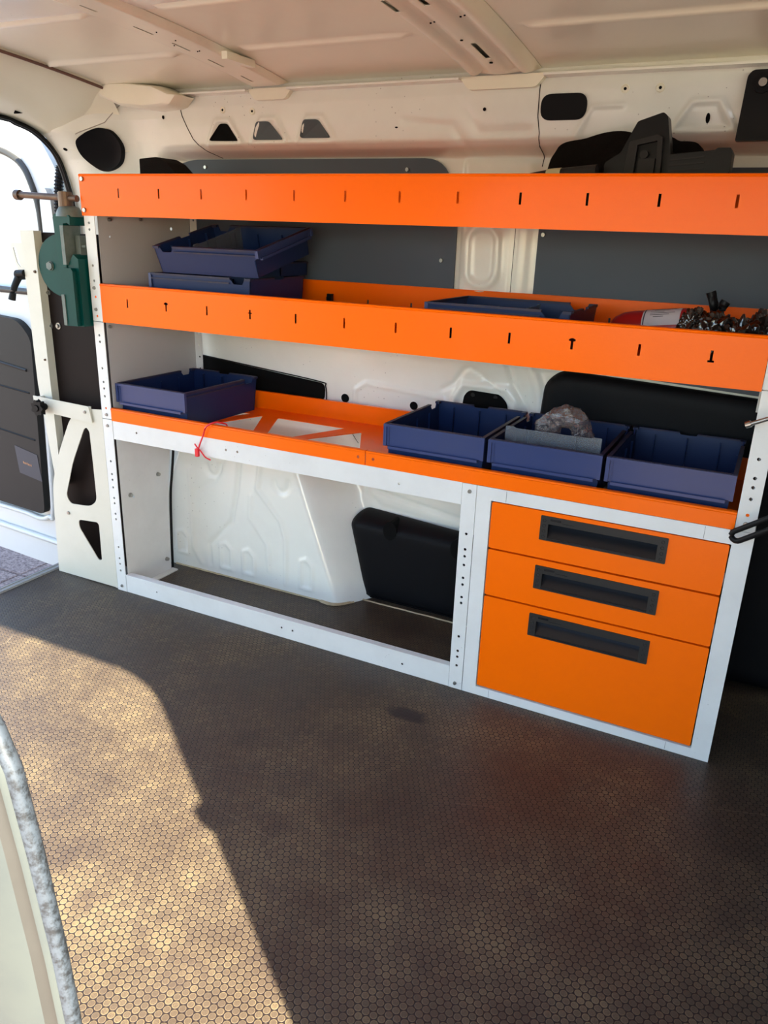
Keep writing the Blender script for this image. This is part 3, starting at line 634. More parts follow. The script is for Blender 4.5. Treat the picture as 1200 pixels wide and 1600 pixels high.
# pressed ribs on the frame by the hinge side
bm = bmesh.new()
prism_pts = [(-0.50, 0.80), (-0.50, 1.16), (-0.47, 1.20), (-0.445, 1.16), (-0.43, 0.80)]
sheet(bm, rnd(prism_pts, 0.01), [], DM, 0.0, 0.022); fin('frame_pressing', bm, DOORP, door, bevel=0.006)
trim = rnd([(-1.36, 0.03), (-0.668, 0.030), (-0.662, 0.10), (-0.625, 0.70), (-0.69, 0.762), (-1.36, 0.79)], [0.03, .03, 0, .03, .04, .03], 6)
bm = bmesh.new(); sheet(bm, trim, [], DM, 0.0, 0.028); dt = part_label(fin('door_trim', bm, CHAR, door, bevel=0.006), 'charcoal moulded trim of the open rear door')
for z0, z1 in ((0.625, 0.585), (0.515, 0.502), (0.345, 0.325)):
    bm = bmesh.new(); tube(bm, [dp(-1.34, z0 + 0.02, 0.0275), dp(-0.67, z1, 0.0275)], 0.0035 if z0 != .625 else .006, 6); fin('groove', bm, BLACKM if z0 != .625 else CHAR, door)
boxes_pts = [(-0.800, 0.285), (-0.668, 0.268), (-0.656, 0.165), (-0.788, 0.178)]
bm = bmesh.new(); sheet(bm, boxes_pts, [], DM, 0.0285, 0.0295); st_ = part_label(fin('sticker', bm, INK, door), 'dark square sticker with small orange writing')
bm = bmesh.new()
for k in range(7):
    x = -0.758 + 0.0075 * k; z = 0.224 - 0.0008 * k
    sheet(bm, rect(x, x + 0.0042, z - 0.0035, z + (0.0035 if k % 3 else 0.005)), [rect(x + .0012, x + .003, z - .0015, z + .0018)] if k % 2 else [], DM, 0.0297, 0.0302)
fin('lettering', bm, INKO, door)
bm = bmesh.new(); tube(bm, spline([dp(-1.36, -0.005, 0.012), dp(-0.85, 0.005, 0.012), dp(-0.72, 0.000, 0.012), dp(-0.66, 0.02, 0.012), dp(-0.632, 0.06, 0.012), dp(-0.60, 0.5, 0.012)], 6), 0.010, 8)
fin('pressed_bead', bm, DOORP, door, smooth=1)
bm = bmesh.new(); tube(bm, [dp(-1.38, -0.085, 0.006), dp(-0.47, -0.085, 0.006)], 0.012, 8); fin('pressed_bead', bm, DOORP, door, smooth=1)
# corrugated cable conduit between door and body
bm = bmesh.new(); cp = spline([(-0.40, 0.300, 1.26), (-0.41, 0.292, 1.19), (-0.413, 0.288, 1.12), (-0.405, 0.285, 1.04)], 22)
tube(bm, cp, [0.0135 + (0.0025 if i % 3 == 0 else -0.0015) for i in range(len(cp))], 10)
tag(fin('cable_conduit', bm, RUBBER, None), 'black corrugated cable conduit hanging behind the vise handle', 'conduit')
bm = bmesh.new(); tube(bm, spline([(-0.375, 0.285, 1.06), (-0.395, 0.28, 1.02), (-0.392, 0.28, 0.97)], 5), 0.012, 8); struct(fin('trim_3', bm, RUBBER, None))

# worn edge of the side door opening close to the camera
def edge_x(z): return float(np.interp(z, [0.0, 0.2, 0.409, 0.485, 0.592, 0.674, 0.711, 0.76, 0.80, 0.83], [1.262, 1.274, 1.274, 1.269, 1.257, 1.245, 1.230, 1.195, 1.14, 1.07]))
jb = D.objects.new('door_2', None); COL.objects.link(jb); struct(jb)
zz = list(np.arange(-0.25, 0.8301, 0.012))
def strip(name, o0, o1, y0, y1, m_, rnd_=0.004, j=0.0, lab=None):
    bm = bmesh.new(); rows = []
    for z in zz:
        n1 = (noise.noise(Vector((z * 60, 3, o0 * 50))) * j)
        x0, x1 = edge_x(z) - o0, edge_x(z) - o1 + n1
        rows.append([bm.verts.new(p) for p in ((x1, y1, z), (x1, y0 - rnd_, z), (x1 - rnd_, y0, z) , (x0 + rnd_, y0, z), (x0, y0 - rnd_, z), (x0, y1, z))])
    for a, b in zip(rows[:-1], rows[1:]):
        for k in range(5): bm.faces.new((a[k], a[k + 1], b[k + 1], b[k]))
    o = fin(name, bm, m_, jb, smooth=0.9)
    if lab: part_label(o, lab)
# the strip nearest the load space first; y0 is the inner (load space) face, negative y is outside
def ystrip(name, prof, m_, lab=None):
    """prof: list of (offset from edge, y); swept down the edge"""
    bm = bmesh.new(); rows = [[bm.verts.new((edge_x(z) - a, y, z)) for a, y in prof] for z in zz]
    for a, b in zip(rows[:-1], rows[1:]):
        for k in range(len(prof) - 1): bm.faces.new((a[k], a[k + 1], b[k + 1], b[k]))
    o = fin(name, bm, m_, jb, smooth=0.9)
    if lab: part_label(o, lab)
ystrip('edge_flange', [(0.006, -1.290), (0.001, -1.294), (0.0, -1.298), (0.0005, -1.302), (0.004, -1.3055), (0.008, -1.306)], WORN, 'rubbed flange with paint worn to grey primer')
DIMWHITE = mat('white_paint_dimmed_for_sun', (0.044, 0.048, 0.043), 0.45, spec=0.2, var=0.4, vscale=12, dirt=(0.026, 0.030, 0.033))  # white door paint, colour darkened to offset overexposure in direct sun
ystrip('edge_bead', [(0.0075, -1.306), (0.009, -1.309), (0.0115, -1.310), (0.013, -1.308)], DIMWHITE)
ystrip('door_seal', [(0.013, -1.308), (0.015, -1.303), (0.021, -1.302), (0.026, -1.306), (0.029, -1.311)], SEALG, 'flat grey rubber seal')
ystrip('door_skin', [(0.029, -1.311), (0.036, -1.316), (0.06, -1.325), (0.17, -1.345), (0.30, -1.35), (0.60, -1.352)], DIMWHITE)

# ------------------------------------------------------------------ the racking
rack = root('shelving_rack', 'white steel van racking with three orange shelf levels along the side wall', 'shelving', (0.9, 0.19, 0.0))
# posts -----------------------------------------------------------------------
def post(x0, x1, z0, z1, holes, y0=-0.001, dep=0.03, flange=True, r=0.0037):
    bm = bmesh.new()
    sheet(bm, rect(x0, x1, z0, z1), [circ(a, b, r, 8) for a, b in holes if z0 + .006 < b < z1 - .006], XZ(y0), 0, 0.0018)
    if flange: box(bm, x0, x0 + 0.002, y0 + 0.0018, y0 + dep, z0, z1)
    return fin('post', bm, RACK, rack)
hl = [0.703, 0.664, 0.645, 0.622, 0.587]
lowh = [0.426, 0.386, 0.368, 0.344, 0.31, 0.293, 0.259, 0.241, 0.149, 0.111, 0.092, 0.069]
p1 = post(0.0, 0.037, 0.835, 1.205, [(0.0165, z) for z in (1.094, 1.077, 0.984, 0.944, 0.925, 0.901, 0.867, 0.849)])
p2 = post(0.0, 0.037, 0.556, 0.833, [(0.0175, z) for z in [0.796, 0.778] + hl])
p3 = post(0.0, 0.037, 0.0, 0.554, [(0.018, z) for z in lowh])
p4 = post(1.134, 1.1695, 0.0, 0.551, [(1.152, z) for z in [0.426, 0.386, 0.368, 0.345, 0.311, 0.293, 0.259, 0.243, 0.15, 0.109, 0.092, 0.067]])
p5 = post(1.7225, 1.760, 0.552, 0.836, [(1.741, z) for z in [0.703, 0.664, 0.645, 0.621, 0.587]])
p6 = post(1.7225, 1.760, 0.838, 1.205, [(1.741, z) for z in (1.094, 1.077, 0.984, 0.944)])
for x in (0.018, 1.741):
    for z in (0.901, 0.849, 0.587): boxes('shelf_tab', [(x - .008, x + .008, 0.0012, 0.0022, z - .008, z + .008)], ORANGE, rack)
for x, z in ((0.015, 0.925), (0.015, 0.867), (0.0185, 0.568), (0.0185, 0.535), (0.019, 0.017), (1.153, 0.533), (1.151, 0.015), (1.741, 0.568)): screw(rack, (x, -0.0012, z), r=0.005)
# rear uprights
for x in (0.040, 1.716):
    bm = bmesh.new()
    sheet(bm, rect(x, x + 0.026, 0.55, 1.20), [circ(x + 0.014, z, 0.0035, 8) for z in np.arange(0.58, 1.19, 0.038)], XZ(0.383), 0, 0.0018)
    fin('post', bm, RACK, rack)
# side panels -----------------------------------------------------------------
bm = bmesh.new(); sheet(bm, [(0.010, 0.56), (0.384, 0.56), (0.384, 1.205), (0.010, 1.205)], [circ(0.30, 1.085, 0.005, 8), circ(0.33, 1.12, 0.004, 8), circ(0.20, 1.13, 0.003, 8), circ(0.08, 1.12, 0.003, 8), circ(0.05, 1.06, 0.003, 8)], YZ(0.036), 0, 0.0015)
part_label(fin('side_panel', bm, PANELG, rack), 'plain grey upper end panel')
bm = bmesh.new(); sheet(bm, [(0.010, 0.0), (0.205, 0.0), (0.212, 0.26), (0.235, 0.42), (0.243, 0.50), (0.243, 0.548), (0.010, 0.548)], [circ(0.06, 0.30, 0.004, 8)], YZ(0.036), 0, 0.0015)
part_label(fin('side_panel', bm, RACK, rack), 'white lower end panel by the wheel arch')
for y_, z in ((0.17, 0.345), (0.185, 0.045), (0.045, 0.31), (0.02, 0.03)): screw(rack, (0.0378, y_, z), (1, 0, 0), r=0.007, h=0.008)
for y_, z in ((0.05, 1.104), (0.17, 1.108), (0.02, 0.82)): screw(rack, (0.0378, y_, z), (1, 0, 0), r=0.005, h=0.008)
bm = bmesh.new(); sheet(bm, [(0.010, 0.56), (0.384, 0.56), (0.384, 1.205), (0.010, 1.205)], [], YZ(1.742), 0, 0.0015)
part_label(fin('side_panel', bm, PANELG, rack), 'right hand upper end panel')
# beam under the lower shelf, base rail
bm = bmesh.new(); sheet(bm, rect(0.038, 1.133, 0.497, 0.5515), [circ(0.078 + 0.05, 0.528, 0.0035, 8), circ(0.447, 0.526, 0.0035, 8), circ(0.485, 0.526, 0.0035, 8), circ(0.97, 0.520, 0.0035, 8)], XZ(0.0), 0, 0.002)
box(bm, 0.038, 1.133, 0.002, 0.03, 0.497, 0.499)
part_label(fin('rail', bm, RACK, rack), 'upper front rail under the lower shelf')
bm = bmesh.new(); sheet(bm, rect(0.038, 1.133, 0.0, 0.058), [circ(0.16, 0.028, 0.003, 8), circ(0.62, 0.03, 0.0035, 8), circ(0.657, 0.03, 0.0035, 8), circ(1.00, 0.025, 0.0035, 8)], XZ(0.0), 0, 0.002)
box(bm, 0.038, 1.133, 0.002, 0.022, 0.0565, 0.058); box(bm, 0.038, 0.062, 0.002, 0.21, 0.0, 0.004)
part_label(fin('rail', bm, RACK, rack), 'base rail on the floor')
bm = bmesh.new(); tube(bm, [(0.038, -0.001, 0.058), (1.133, -0.001, 0.060)], 0.0015, 6); fin('paint_chip_edge', bm, RACK, rack)
bm = bmesh.new(); tube(bm, spline([(0.045, 0.250, 0.50), (0.043, 0.245, 0.42), (0.038, 0.236, 0.33), (0.034, 0.228, 0.26), (0.034, 0.220, 0.12), (0.036, 0.214, 0.004)], 6), 0.0042, 8)
tag(fin('cable', bm, RUBBER, None, smooth=1), 'black cable running down beside the white wheel arch', 'cable')

# shelves ---------------------------------------------------------------------
def slot_hole(x, z, kind=0):
    h_, w_ = 0.0115, 0.0026
    if kind == 0: return rect(x - w_, x + w_, z - h_, z + h_)
    if kind == 1: return [(x - w_, z - h_), (x + w_, z - h_), (x + w_, z + .005), (x + .007, z + .006), (x + .007, z + .009), (x + w_, z + h_), (x - w_, z + h_), (x - .007, z + .009), (x - .007, z + .006), (x - w_, z + .005)]
    if kind == 2: return [(x - w_, z - h_), (x + w_, z - h_), (x + w_, z + .002), (x + .006, z + .002), (x + .006, z + .005), (x + w_, z + .005), (x + w_, z + h_), (x - w_, z + h_), (x - w_, z + .005), (x - .006, z + .005), (x - .006, z + .002), (x - w_, z + .002)]
    return [(x - .006, z - h_), (x + .006, z - h_), (x + .006, z - h_ + .004), (x + w_, z - h_ + .004), (x + w_, z + h_), (x - w_, z + h_), (x - w_, z - h_ + .004), (x - .006, z - h_ + .004)]
def shelf(x0, x1, zf, z0, z1, zb, ydep, slots, lab, floor_holes=(), zs=None, backslots=False, lipx=None):
    s = D.objects.new('shelf', None); COL.objects.link(s); s.parent = rack; s.location = (0, 0, 0); s['label'] = lab
    lx0, lx1 = lipx or (x0, x1)
    bm = bmesh.new()
    sheet(bm, rect(lx0, lx1, z0, z1 - 0.006), slots, XZ(-0.003), 0, 0.0018)
    # folded top of the lip
    prof = [(-0.003, z1 - 0.006), (-0.0045, z1 - 0.004), (-0.003, z1 - 0.001), (0.0, z1), (0.010, z1), (0.012, z1 - 0.002), (0.012, z1 - 0.012), (0.010, z1 - 0.012), (0.0098, z1 - 0.003), (0.0, z1 - 0.003), (-0.0012, z1 - 0.006)]
    prism(bm, prof, 'x', lx0, lx1)
    box(bm, lx0, lx1, -0.0012, 0.008, z0, z0 + 0.0018)
    fin('front_lip', bm, ORANGE, s, local=False)
    bm = bmesh.new(); sheet(bm, rect(x0, x1, -0.001, ydep), floor_holes, XY(zf - 0.002), 0, 0.002)
    for k in (0.0,):
        pass
    fin('tray', bm, ORANGE, s)
    bm = bmesh.new(); sheet(bm, rect(x0, x1, zf, zb), [slot_hole(x, zf + (zb - zf) * 0.5) for x in backslots] if backslots else [], XZ(ydep - 0.0015), 0, 0.0018)
    box(bm, x0, x1, ydep - 0.0105, ydep - 0.0015, zb - 0.0015, zb)
    fin('back_lip', bm, ORANGE, s)
    return s
sx = [0.132 + 0.1354 * k for k in range(12)]
top = shelf(0.037, 1.742, 1.130, 1.112, 1.216, 1.210, 0.378, [slot_hole(x, 1.169) for x in sx], 'orange top shelf with slotted front lip', lipx=(-0.004, 1.80))
for z in (1.203, 1.126): screw(top, (0.008, -0.0035, z), r=0.0065)
kinds = [0, 1, 0, 2, 0, 0, 0, 0, 0, 1, 0, 3]
mid = shelf(0.038, 1.7215, 0.846, 0.834, 0.938, 0.960, 0.378, [slot_hole(x + 0.002, 0.891, k) for x, k in zip(sx, kinds)], 'orange middle shelf with slotted front lip', backslots=[x for x in sx])
trig = lambda a: [rnd([(a + 0.030, 0.290), (a + 0.245, 0.290), (a + 0.180, 0.110), (a + 0.105, 0.110)], 0.012), rnd([(a + 0.318, 0.275), (a + 0.405, 0.100), (a + 0.405, 0.075), (a + 0.215, 0.075)][::-1], 0.008),
                  rnd([(a - 0.03, 0.275), (a + 0.055, 0.10), (a + 0.04, 0.075), (a - 0.10, 0.075)][::-1], 0.008)]
fh_l = [rnd([(0.420, 0.292), (0.655, 0.292), (0.578, 0.110), (0.505, 0.110)], 0.010), rnd([(0.602, 0.085), (0.716, 0.276), (0.800, 0.110), (0.800, 0.085)][::-1], 0.008),
        rnd([(0.365, 0.292), (0.470, 0.085), (0.290, 0.085)], 0.010), rnd([(0.075, 0.292), (0.320, 0.292), (0.235, 0.110), (0.160, 0.110)], 0.010)]
fh_r = [[(x + 0.86, y) for x, y in h] for h in fh_l]
low1 = shelf(0.038, 0.8755, 0.556, 0.5525, 0.590, 0.612, 0.378, [circ(0.856, 0.571, 0.004, 8)], 'orange lower shelf, left half', fh_l)
low2 = shelf(0.878, 1.7215, 0.556, 0.5525, 0.590, 0.612, 0.378, [circ(0.898, 0.571, 0.004, 8)], 'orange lower shelf, right half', fh_r)

# curved foot plate at the left end
bm = bmesh.new()
outl = rnd([(-0.264, 0.003), (-0.002, 0.003), (-0.002, 0.579), (-0.094, 0.572), (-0.141, 0.530), (-0.189, 0.444), (-0.222, 0.374), (-0.245, 0.309), (-0.254, 0.216)], [.002, .001, .001, .01, .02, .04, .04, .04, .03])
ca = rnd([(-0.073, 0.517), (-0.062, 0.505), (-0.060, 0.405), (-0.059, 0.285), (-0.090, 0.262), (-0.175, 0.255), (-0.191, 0.280), (-0.146, 0.397), (-0.084, 0.510)], [.006, .006, .02, .022, .02, .02, .02, .03, .008], 4)
cb = rnd([(-0.148, 0.207), (-0.060, 0.214), (-0.062, 0.086), (-0.076, 0.082), (-0.148, 0.180)], [.014, .014, .008, .008, .014], 4)
sheet(bm, outl, [ca, cb], XZ(0.002), 0, 0.0025)
box(bm, -0.010, -0.002, 0.0, 0.004, 0.003, 0.579)
fp = part_label(fin('foot_plate', bm, CREAM, rack), 'white curved gusset plate with two cut-outs')
screw(rack, (-0.188, 0.0015, 0.222), r=0.006)

# ------------------------------------------------------------------ drawer cabinet
cab = root('drawer_cabinet', 'three drawer orange and white steel cabinet under the right end of the lower shelf', 'cabinet', (1.465, 0.17, 0.0))
bm = bmesh.new()
sheet(bm, [(1.171, 0.0), (1.762, 0.0), (1.762, 0.551), (1.171, 0.551)], [rect(1.2065, 1.7225, 0.0235, 0.520)], XZ(-0.001), 0, 0.012)
fin('frame', bm, RACK, cab, bevel=0.0012)
boxes('body', [(1.171, 1.173, 0.011, 0.36, 0.0, 0.551), (1.760, 1.762, 0.011, 0.36, 0.0, 0.551), (1.173, 1.76, 0.358, 0.36, 0.0, 0.551), (1.173, 1.76, 0.011, 0.358, 0.0, 0.004), (1.173, 1.76, 0.011, 0.358, 0.547, 0.551)], RACK, cab)
for xx in (1.242, 1.668):
    for za, zb in ((0.522, 0.549), (0.002, 0.022)): boxes('fold_joint', [(xx, xx + 0.0006, -0.0013, -0.0009, za, zb)], SEALG, cab)
for za in (0.10, 0.30, 0.42): boxes('drawer_slide', [(1.7185, 1.7215, 0.016, 0.3, za, za + .03)], STEEL, cab)
for zb_, zt_, hx, hz, lab in ((0.4035, 0.517, 1.327, 0.449, 'topmost shallow orange drawer'), (0.2815, 0.399, 1.3255, 0.3265, 'middle orange drawer'), (0.0275, 0.277, 1.324, 0.203, 'deep bottom orange drawer')):
    dr = D.objects.new('drawer', None); COL.objects.link(dr); dr.parent = cab; dr['label'] = lab; dr.location = (0, 0, 0)
    hw, hh = 0.2755, 0.0585
    cav = rect(hx + 0.018, hx + hw - 0.020, hz + 0.006, hz + 0.0405)
    bm = bmesh.new(); sheet(bm, rnd(rect(1.209, 1.720, zb_, zt_), 0.004, 3), [rect(hx + 0.012, hx + hw - 0.012, hz + 0.004, hz + 0.044)], XZ(0.001), 0, 0.014)
    fin('front', bm, ORANGE, dr, bevel=0.0012)
    bm = bmesh.new(); box(bm, 1.215, 1.712, 0.015, 0.34, zb_ + 0.004, zb_ + 0.006); box(bm, 1.215, 1.217, 0.015, 0.34, zb_ + .006, zt_ - .02); box(bm, 1.710, 1.712, 0.015, 0.34, zb_ + .006, zt_ - .02); box(bm, 1.215, 1.712, 0.338, 0.34, zb_ + .006, zt_ - .02)
    fin('drawer_box', bm, RACK, dr)
    bm = bmesh.new(); sheet(bm, rnd(rect(hx, hx + hw, hz, hz + hh), 0.002, 2), [cav], XZ(-0.0015), 0, 0.0025)
    fin('handle', bm, HFRAME, dr); bm = bmesh.new()
    # scoop: from deep at the top to the front edge at the bottom
    x0_, x1_ = hx + 0.018, hx + hw - 0.020; zlo, zhi = hz + 0.006, hz + 0.0405
    K = 10; pr = [(0.0265 * math.cos(PI / 2 * k / K) ** 0.8 , zlo + (zhi - zlo) * (1 - math.cos(PI / 2 * (1 - k / K)) ** 1.0 if False else (1 - k / K))) for k in range(K + 1)]
    pr = [(0.0005 + 0.024 * math.sin(PI / 2 * (1 - k / K)) , zlo + (zhi - zlo) * (1 - (k / K) ** 1.15)) for k in range(K + 1)]
    ra = [bm.verts.new((x0_, y_, z_)) for y_, z_ in pr]; rb = [bm.verts.new((x1_, y_, z_)) for y_, z_ in pr]
    for k in range(K): bm.faces.new((ra[k], ra[k + 1], rb[k + 1], rb[k]))
    ta, tb_ = bm.verts.new((x0_, 0.0005, zhi)), bm.verts.new((x1_, 0.0005, zhi))
    bm.faces.new([ta] + ra); bm.faces.new([tb_] + rb); bm.faces.new((ta, ra[0], rb[0], tb_))
    fin('handle_recess', bm, GLOSSB, dr, smooth=0.6); bm = bmesh.new()
    box(bm, x0_ + 0.0, x1_, -0.0022, -0.0012, hz + 0.0025, hz + 0.005)
    for k in range(4):
        for xx in (hx + hw - 0.010, hx + 0.009):
            tube(bm, [(xx + 0.0034 * math.cos(a), -0.0015, hz + 0.009 + 0.013 * k + 0.0034 * math.sin(a)) for a in np.linspace(0, 2 * PI, 11)[:-1]], 0.0005, 4, True)
    box(bm, hx + 0.022, hx + 0.046, -0.0019, -0.0014, hz + 0.0485, hz + 0.0535); box(bm, hx + 0.048, hx + 0.076, -0.0019, -0.0014, hz + 0.0465, hz + 0.0475)
    fin('handle_moulding', bm, GLOSSB, dr)

# ------------------------------------------------------------------ blue bins
def bin_meshes(w_=0.258, d=0.335, h=0.105, key=''):
    """bin with its scoop-less label front at y=0, back at y=d, local origin front centre at the bottom"""
    out = {}
    hw = w_ / 2; tp = 0.006; t = 0.0028
    bm = bmesh.new()
    zr = h
    side = lambda: rnd([(0.010, 0.0), (d - 0.012, 0.0), (d - 0.004, h), (d - 0.022, h), (d - 0.030, h - 0.016), (d - 0.058, h - 0.016), (d - 0.068, h - 0.004), (0.004, h - 0.004), (0.004, 0.048), (0.012, 0.044)], 0.002, 2)
    for s in (-1, 1):
        sheet(bm, side(), [], (lambda s: (lambda u, v, w: (s * (hw - 0.003 - tp * (1 - v / h) - w), u, v)))(s), 0, t)
    # floor, back, recessed lower front
    box(bm, -hw + 0.010, hw - 0.010, 0.012, d - 0.013, 0.0, t)
    sheet(bm, [(-hw + 0.009, 0.0), (hw - 0.009, 0.0), (hw - 0.003, h), (0.022, h), (0.018, h - 0.006), (-0.018, h - 0.006), (-0.022, h), (-hw + 0.003, h)], [], lambda u, v, w: (u, d - 0.012 + 0.008 * v / h - w, v), 0, t)
    sheet(bm, [(-hw + 0.009, 0.0), (hw - 0.009, 0.0), (hw - 0.007, 0.050), (-hw + 0.007, 0.050)], [], lambda u, v, w: (u, 0.012 - 0.003 * v / h + w, v), 0, t)
    for x in (-0.075, 0.0, 0.075): box(bm, x - 0.0012, x + 0.0012, d - 0.022, d - 0.014, t, h - 0.012)
    for s in (-1, 1):
        for y_ in (0.09, 0.17, 0.25): box(bm, min(s * (hw - 0.014), s * (hw - 0.009)), max(s * (hw - 0.014), s * (hw - 0.009)), y_ - 0.001, y_ + 0.001, t, h - 0.02)
    out['body'] = bm
    bm = bmesh.new()   # rim
    for s in (-1, 1):
        xa, xb = sorted((s * (hw - 0.0085), s * hw))
        box(bm, xa, xb, 0.002, d - 0.068, h - 0.005, h)
        xa, xb = sorted((s * (hw - 0.012), s * hw)); box(bm, xa, xb, d - 0.022, d - 0.003, h - 0.006, h)
        xa, xb = sorted((s * (hw - 0.002), s * (hw))); box(bm, xa, xb, 0.004, d - 0.07, h - 0.016, h - 0.012)
    box(bm, -hw + 0.01, hw - 0.01, 0.0, 0.0075, h - 0.005, h)
    box(bm, -hw + 0.012, -0.022, d - 0.0075, d - 0.001, h - 0.004, h); box(bm, 0.022, hw - 0.012, d - 0.0075, d - 0.001, h - 0.004, h)
    out['rim'] = bm
    bm = bmesh.new()   # raised label front
    lab = rnd([(-hw, 0.050), (-hw + 0.014, 0.050), (-hw + 0.022, 0.045), (hw - 0.060, 0.045), (hw - 0.052, 0.041) if False else (hw - 0.022, 0.045), (hw - 0.014, 0.050), (hw, 0.050), (hw, h - 0.001), (-hw, h - 0.001)], 0.0015, 2)
    sheet(bm, lab, [], XZ(0.0), 0, 0.004)
    for xa, xb in ((-hw, -hw + 0.008), (hw - 0.008, hw)): box(bm, xa, xb, -0.005, 0.0, 0.050, h - 0.001)
    box(bm, -hw + 0.014, hw - 0.014, -0.008, 0.0, 0.0445, 0.0465); box(bm, -hw + 0.014, hw - 0.014, -0.008, -0.0065, 0.0465, 0.051); box(bm, -hw + 0.008, hw - 0.008, -0.0045, 0.0, h - 0.007, h - 0.001)
    for xa, xb in ((-hw + 0.008, -hw + 0.0145), (hw - 0.0145, hw - 0.008)): box(bm, xa, xb, -0.0012, 0.0, 0.052, h - 0.008)
    out['label_front'] = bm
    return out
BMATS = {'body': BIN, 'rim': BINRIM, 'label_front': BINLAB}
def to_mesh(bm, name, m_, bev=0.0):
    if bev: bmesh.ops.bevel(bm, geom=[e for e in bm.edges if len(e.link_faces) == 2 and e.calc_face_angle(0) > 0.6], offset=bev, segments=1, affect='EDGES', clamp_overlap=True)
    bmesh.ops.recalc_face_normals(bm, faces=bm.faces); me = D.meshes.new(name); bm.to_mesh(me); bm.free(); me.materials.append(m_); return me
STD = {k: to_mesh(b, 'bin_' + k, BMATS[k], 0.0006) for k, b in bin_meshes().items()}
TALL = {k: to_mesh(b, 'bin_' + k, BMATS[k], 0.0006) for k, b in bin_meshes(h=0.127).items()}
LOW = {k: to_mesh(b, 'bin_' + k, BMATS[k], 0.0006) for k, b in bin_meshes(w_=0.262, d=0.333, h=0.070).items()}
def make_bin(loc, rz, lab, meshes=STD, group=None, rot=None):
    r = root('storage_bin', lab, 'bin', loc, group, rot or (0, 0, rz))
    for k, me in meshes.items():
        o = D.objects.new(k, me); COL.objects.link(o); o.parent = r
    return r
ZL = 0.5562; ZM = 0.8462
make_bin((1.046, 0.016, ZL), 0, 'blue plastic bin on the lower shelf, leftmost of the row of three', group='blue bins on the lower shelf')
make_bin((1.3135, 0.016, ZL), 0, 'blue plastic bin with a clear divider and crumpled bag, middle of the row of three', group='blue bins on the lower shelf')
make_bin((1.580, 0.016, ZL), 0, 'empty blue plastic bin at the right end of the lower shelf', group='blue bins on the lower shelf')
make_bin((0.172, 0.020, ZL), math.radians(-1.0), 'empty blue plastic bin alone at the left end of the lower shelf', group='blue bins on the lower shelf')
# bins lying sideways on the middle shelf (their label front faces left)
make_bin((1.003, 0.165, ZM), math.radians(-90), 'flat blue bin lying in the middle shelf beside the fire extinguisher', group='blue bins on the middle shelf')
make_bin((0.178, 0.172, ZM), math.radians(-90), 'blue bin standing under the stack at the left of the middle shelf', TALL, group='blue bins on the middle shelf')
tl = math.radians(13.0)
b3 = make_bin((0, 0, 0), 0, 'tilted blue bin with grey divider, topmost of the stack at the left', LOW, group='blue bins on the middle shelf')
b3.matrix_world = Matrix.Translation((0.548, 0.160, 1.004)) @ Matrix.Rotation(tl, 4, 'X') @ Matrix.Rotation(math.radians(90), 4, 'Z')
def small_bin():
    r = root('storage_bin', 'dark blue bin hidden in shadow beneath the tilted bin', 'bin', (0.40, 0.245, 0.9737), 'blue bins on the middle shelf')
    bm = bmesh.new(); x0, x1, y0, y1, h = -0.10, 0.09, -0.035, 0.10, 0.036
    box(bm, x0, x1, y0, y1, 0, 0.003)
    for b_ in ((x0, x0 + .003, y0, y1), (x1 - .003, x1, y0, y1), (x0, x1, y0, y0 + .003), (x0, x1, y1 - .003, y1)): box(bm, *b_, 0.003, h)
    fin('body', bm, BIN, r, local=True)
    bm = bmesh.new()
    for b_ in ((x0 - .003, x0 + .003, y0 - .003, y1 + .003), (x1 - .003, x1 + .003, y0 - .003, y1 + .003), (x0, x1, y0 - .003, y0 + .003), (x0, x1, y1 - .003, y1 + .003)): box(bm, *b_, h - .004, h)
    fin('rim', bm, BINRIM, r, local=True)
small_bin()
# dividers
def divider(M_, w_, h, lab, name='bin_divider'):
    bm = bmesh.new(); sheet(bm, rnd([(-w_ / 2, 0), (w_ / 2, 0), (w_ / 2, h), (w_ / 2 - .02, h), (w_ / 2 - .024, h - .003), (-w_ / 2 + .024, h - .003), (-w_ / 2 + .02, h), (-w_ / 2, h)], 0.002, 2), [], XZ(0), -0.001, 0.001)
    for x in (-w_ / 4, w_ / 4): box(bm, x - .001, x + .001, -.0025, .0025, 0.004, h - 0.006)
    o = fin(name, bm, CLEAR, None); o.matrix_world = M_; return tag(o, lab, 'divider')
divider(Matrix.Translation((1.3135, 0.066, ZL + 0.004)) @ Matrix.Rotation(-0.10, 4, 'X'), 0.222, 0.122, 'frosted clear divider standing in the bin with the crumpled bag')
divider(b3.matrix_world @ Matrix.Translation((0.0, 0.215, 0.004)) @ Matrix.Rotation(0.05, 4, 'Z'), 0.222, 0.068, 'grey divider inside the tilted topmost bin')
divider(Matrix.Translation((1.20, 0.165, ZM + 0.004)) @ Matrix.Rotation(PI / 2, 4, 'Z'), 0.222, 0.094, 'pale divider in the flat blue bin beside the extinguisher')

# crumpled bags ---------------------------------------------------------------
def crumple(name, c, s, m_, lab, cat, seed=0, sub=4, amp=0.35, flat=0.0, f=3.0):
    bm = bmesh.new(); bmesh.ops.create_icosphere(bm, subdivisions=sub, radius=1)
    for v in bm.verts:
        p = v.co.copy(); q = p * f + Vector((seed, seed * 2, 0))
        k = 1 + amp * (abs(noise.noise(q)) * 2 - 0.6) + amp * 0.5 * (abs(noise.noise(q * 2.3)) * 2 - 0.5) + amp * .25 * noise.noise(q * 5)
        v.co = Vector((p.x * s[0] * k, p.y * s[1] * k, max(p.z * s[2] * k, -s[2] * 0.8)))
    bmesh.ops.translate(bm, verts=bm.verts, vec=Vector(c))
    o = fin(name, bm, m_, None, smooth=0.35); return tag(o, lab, cat)
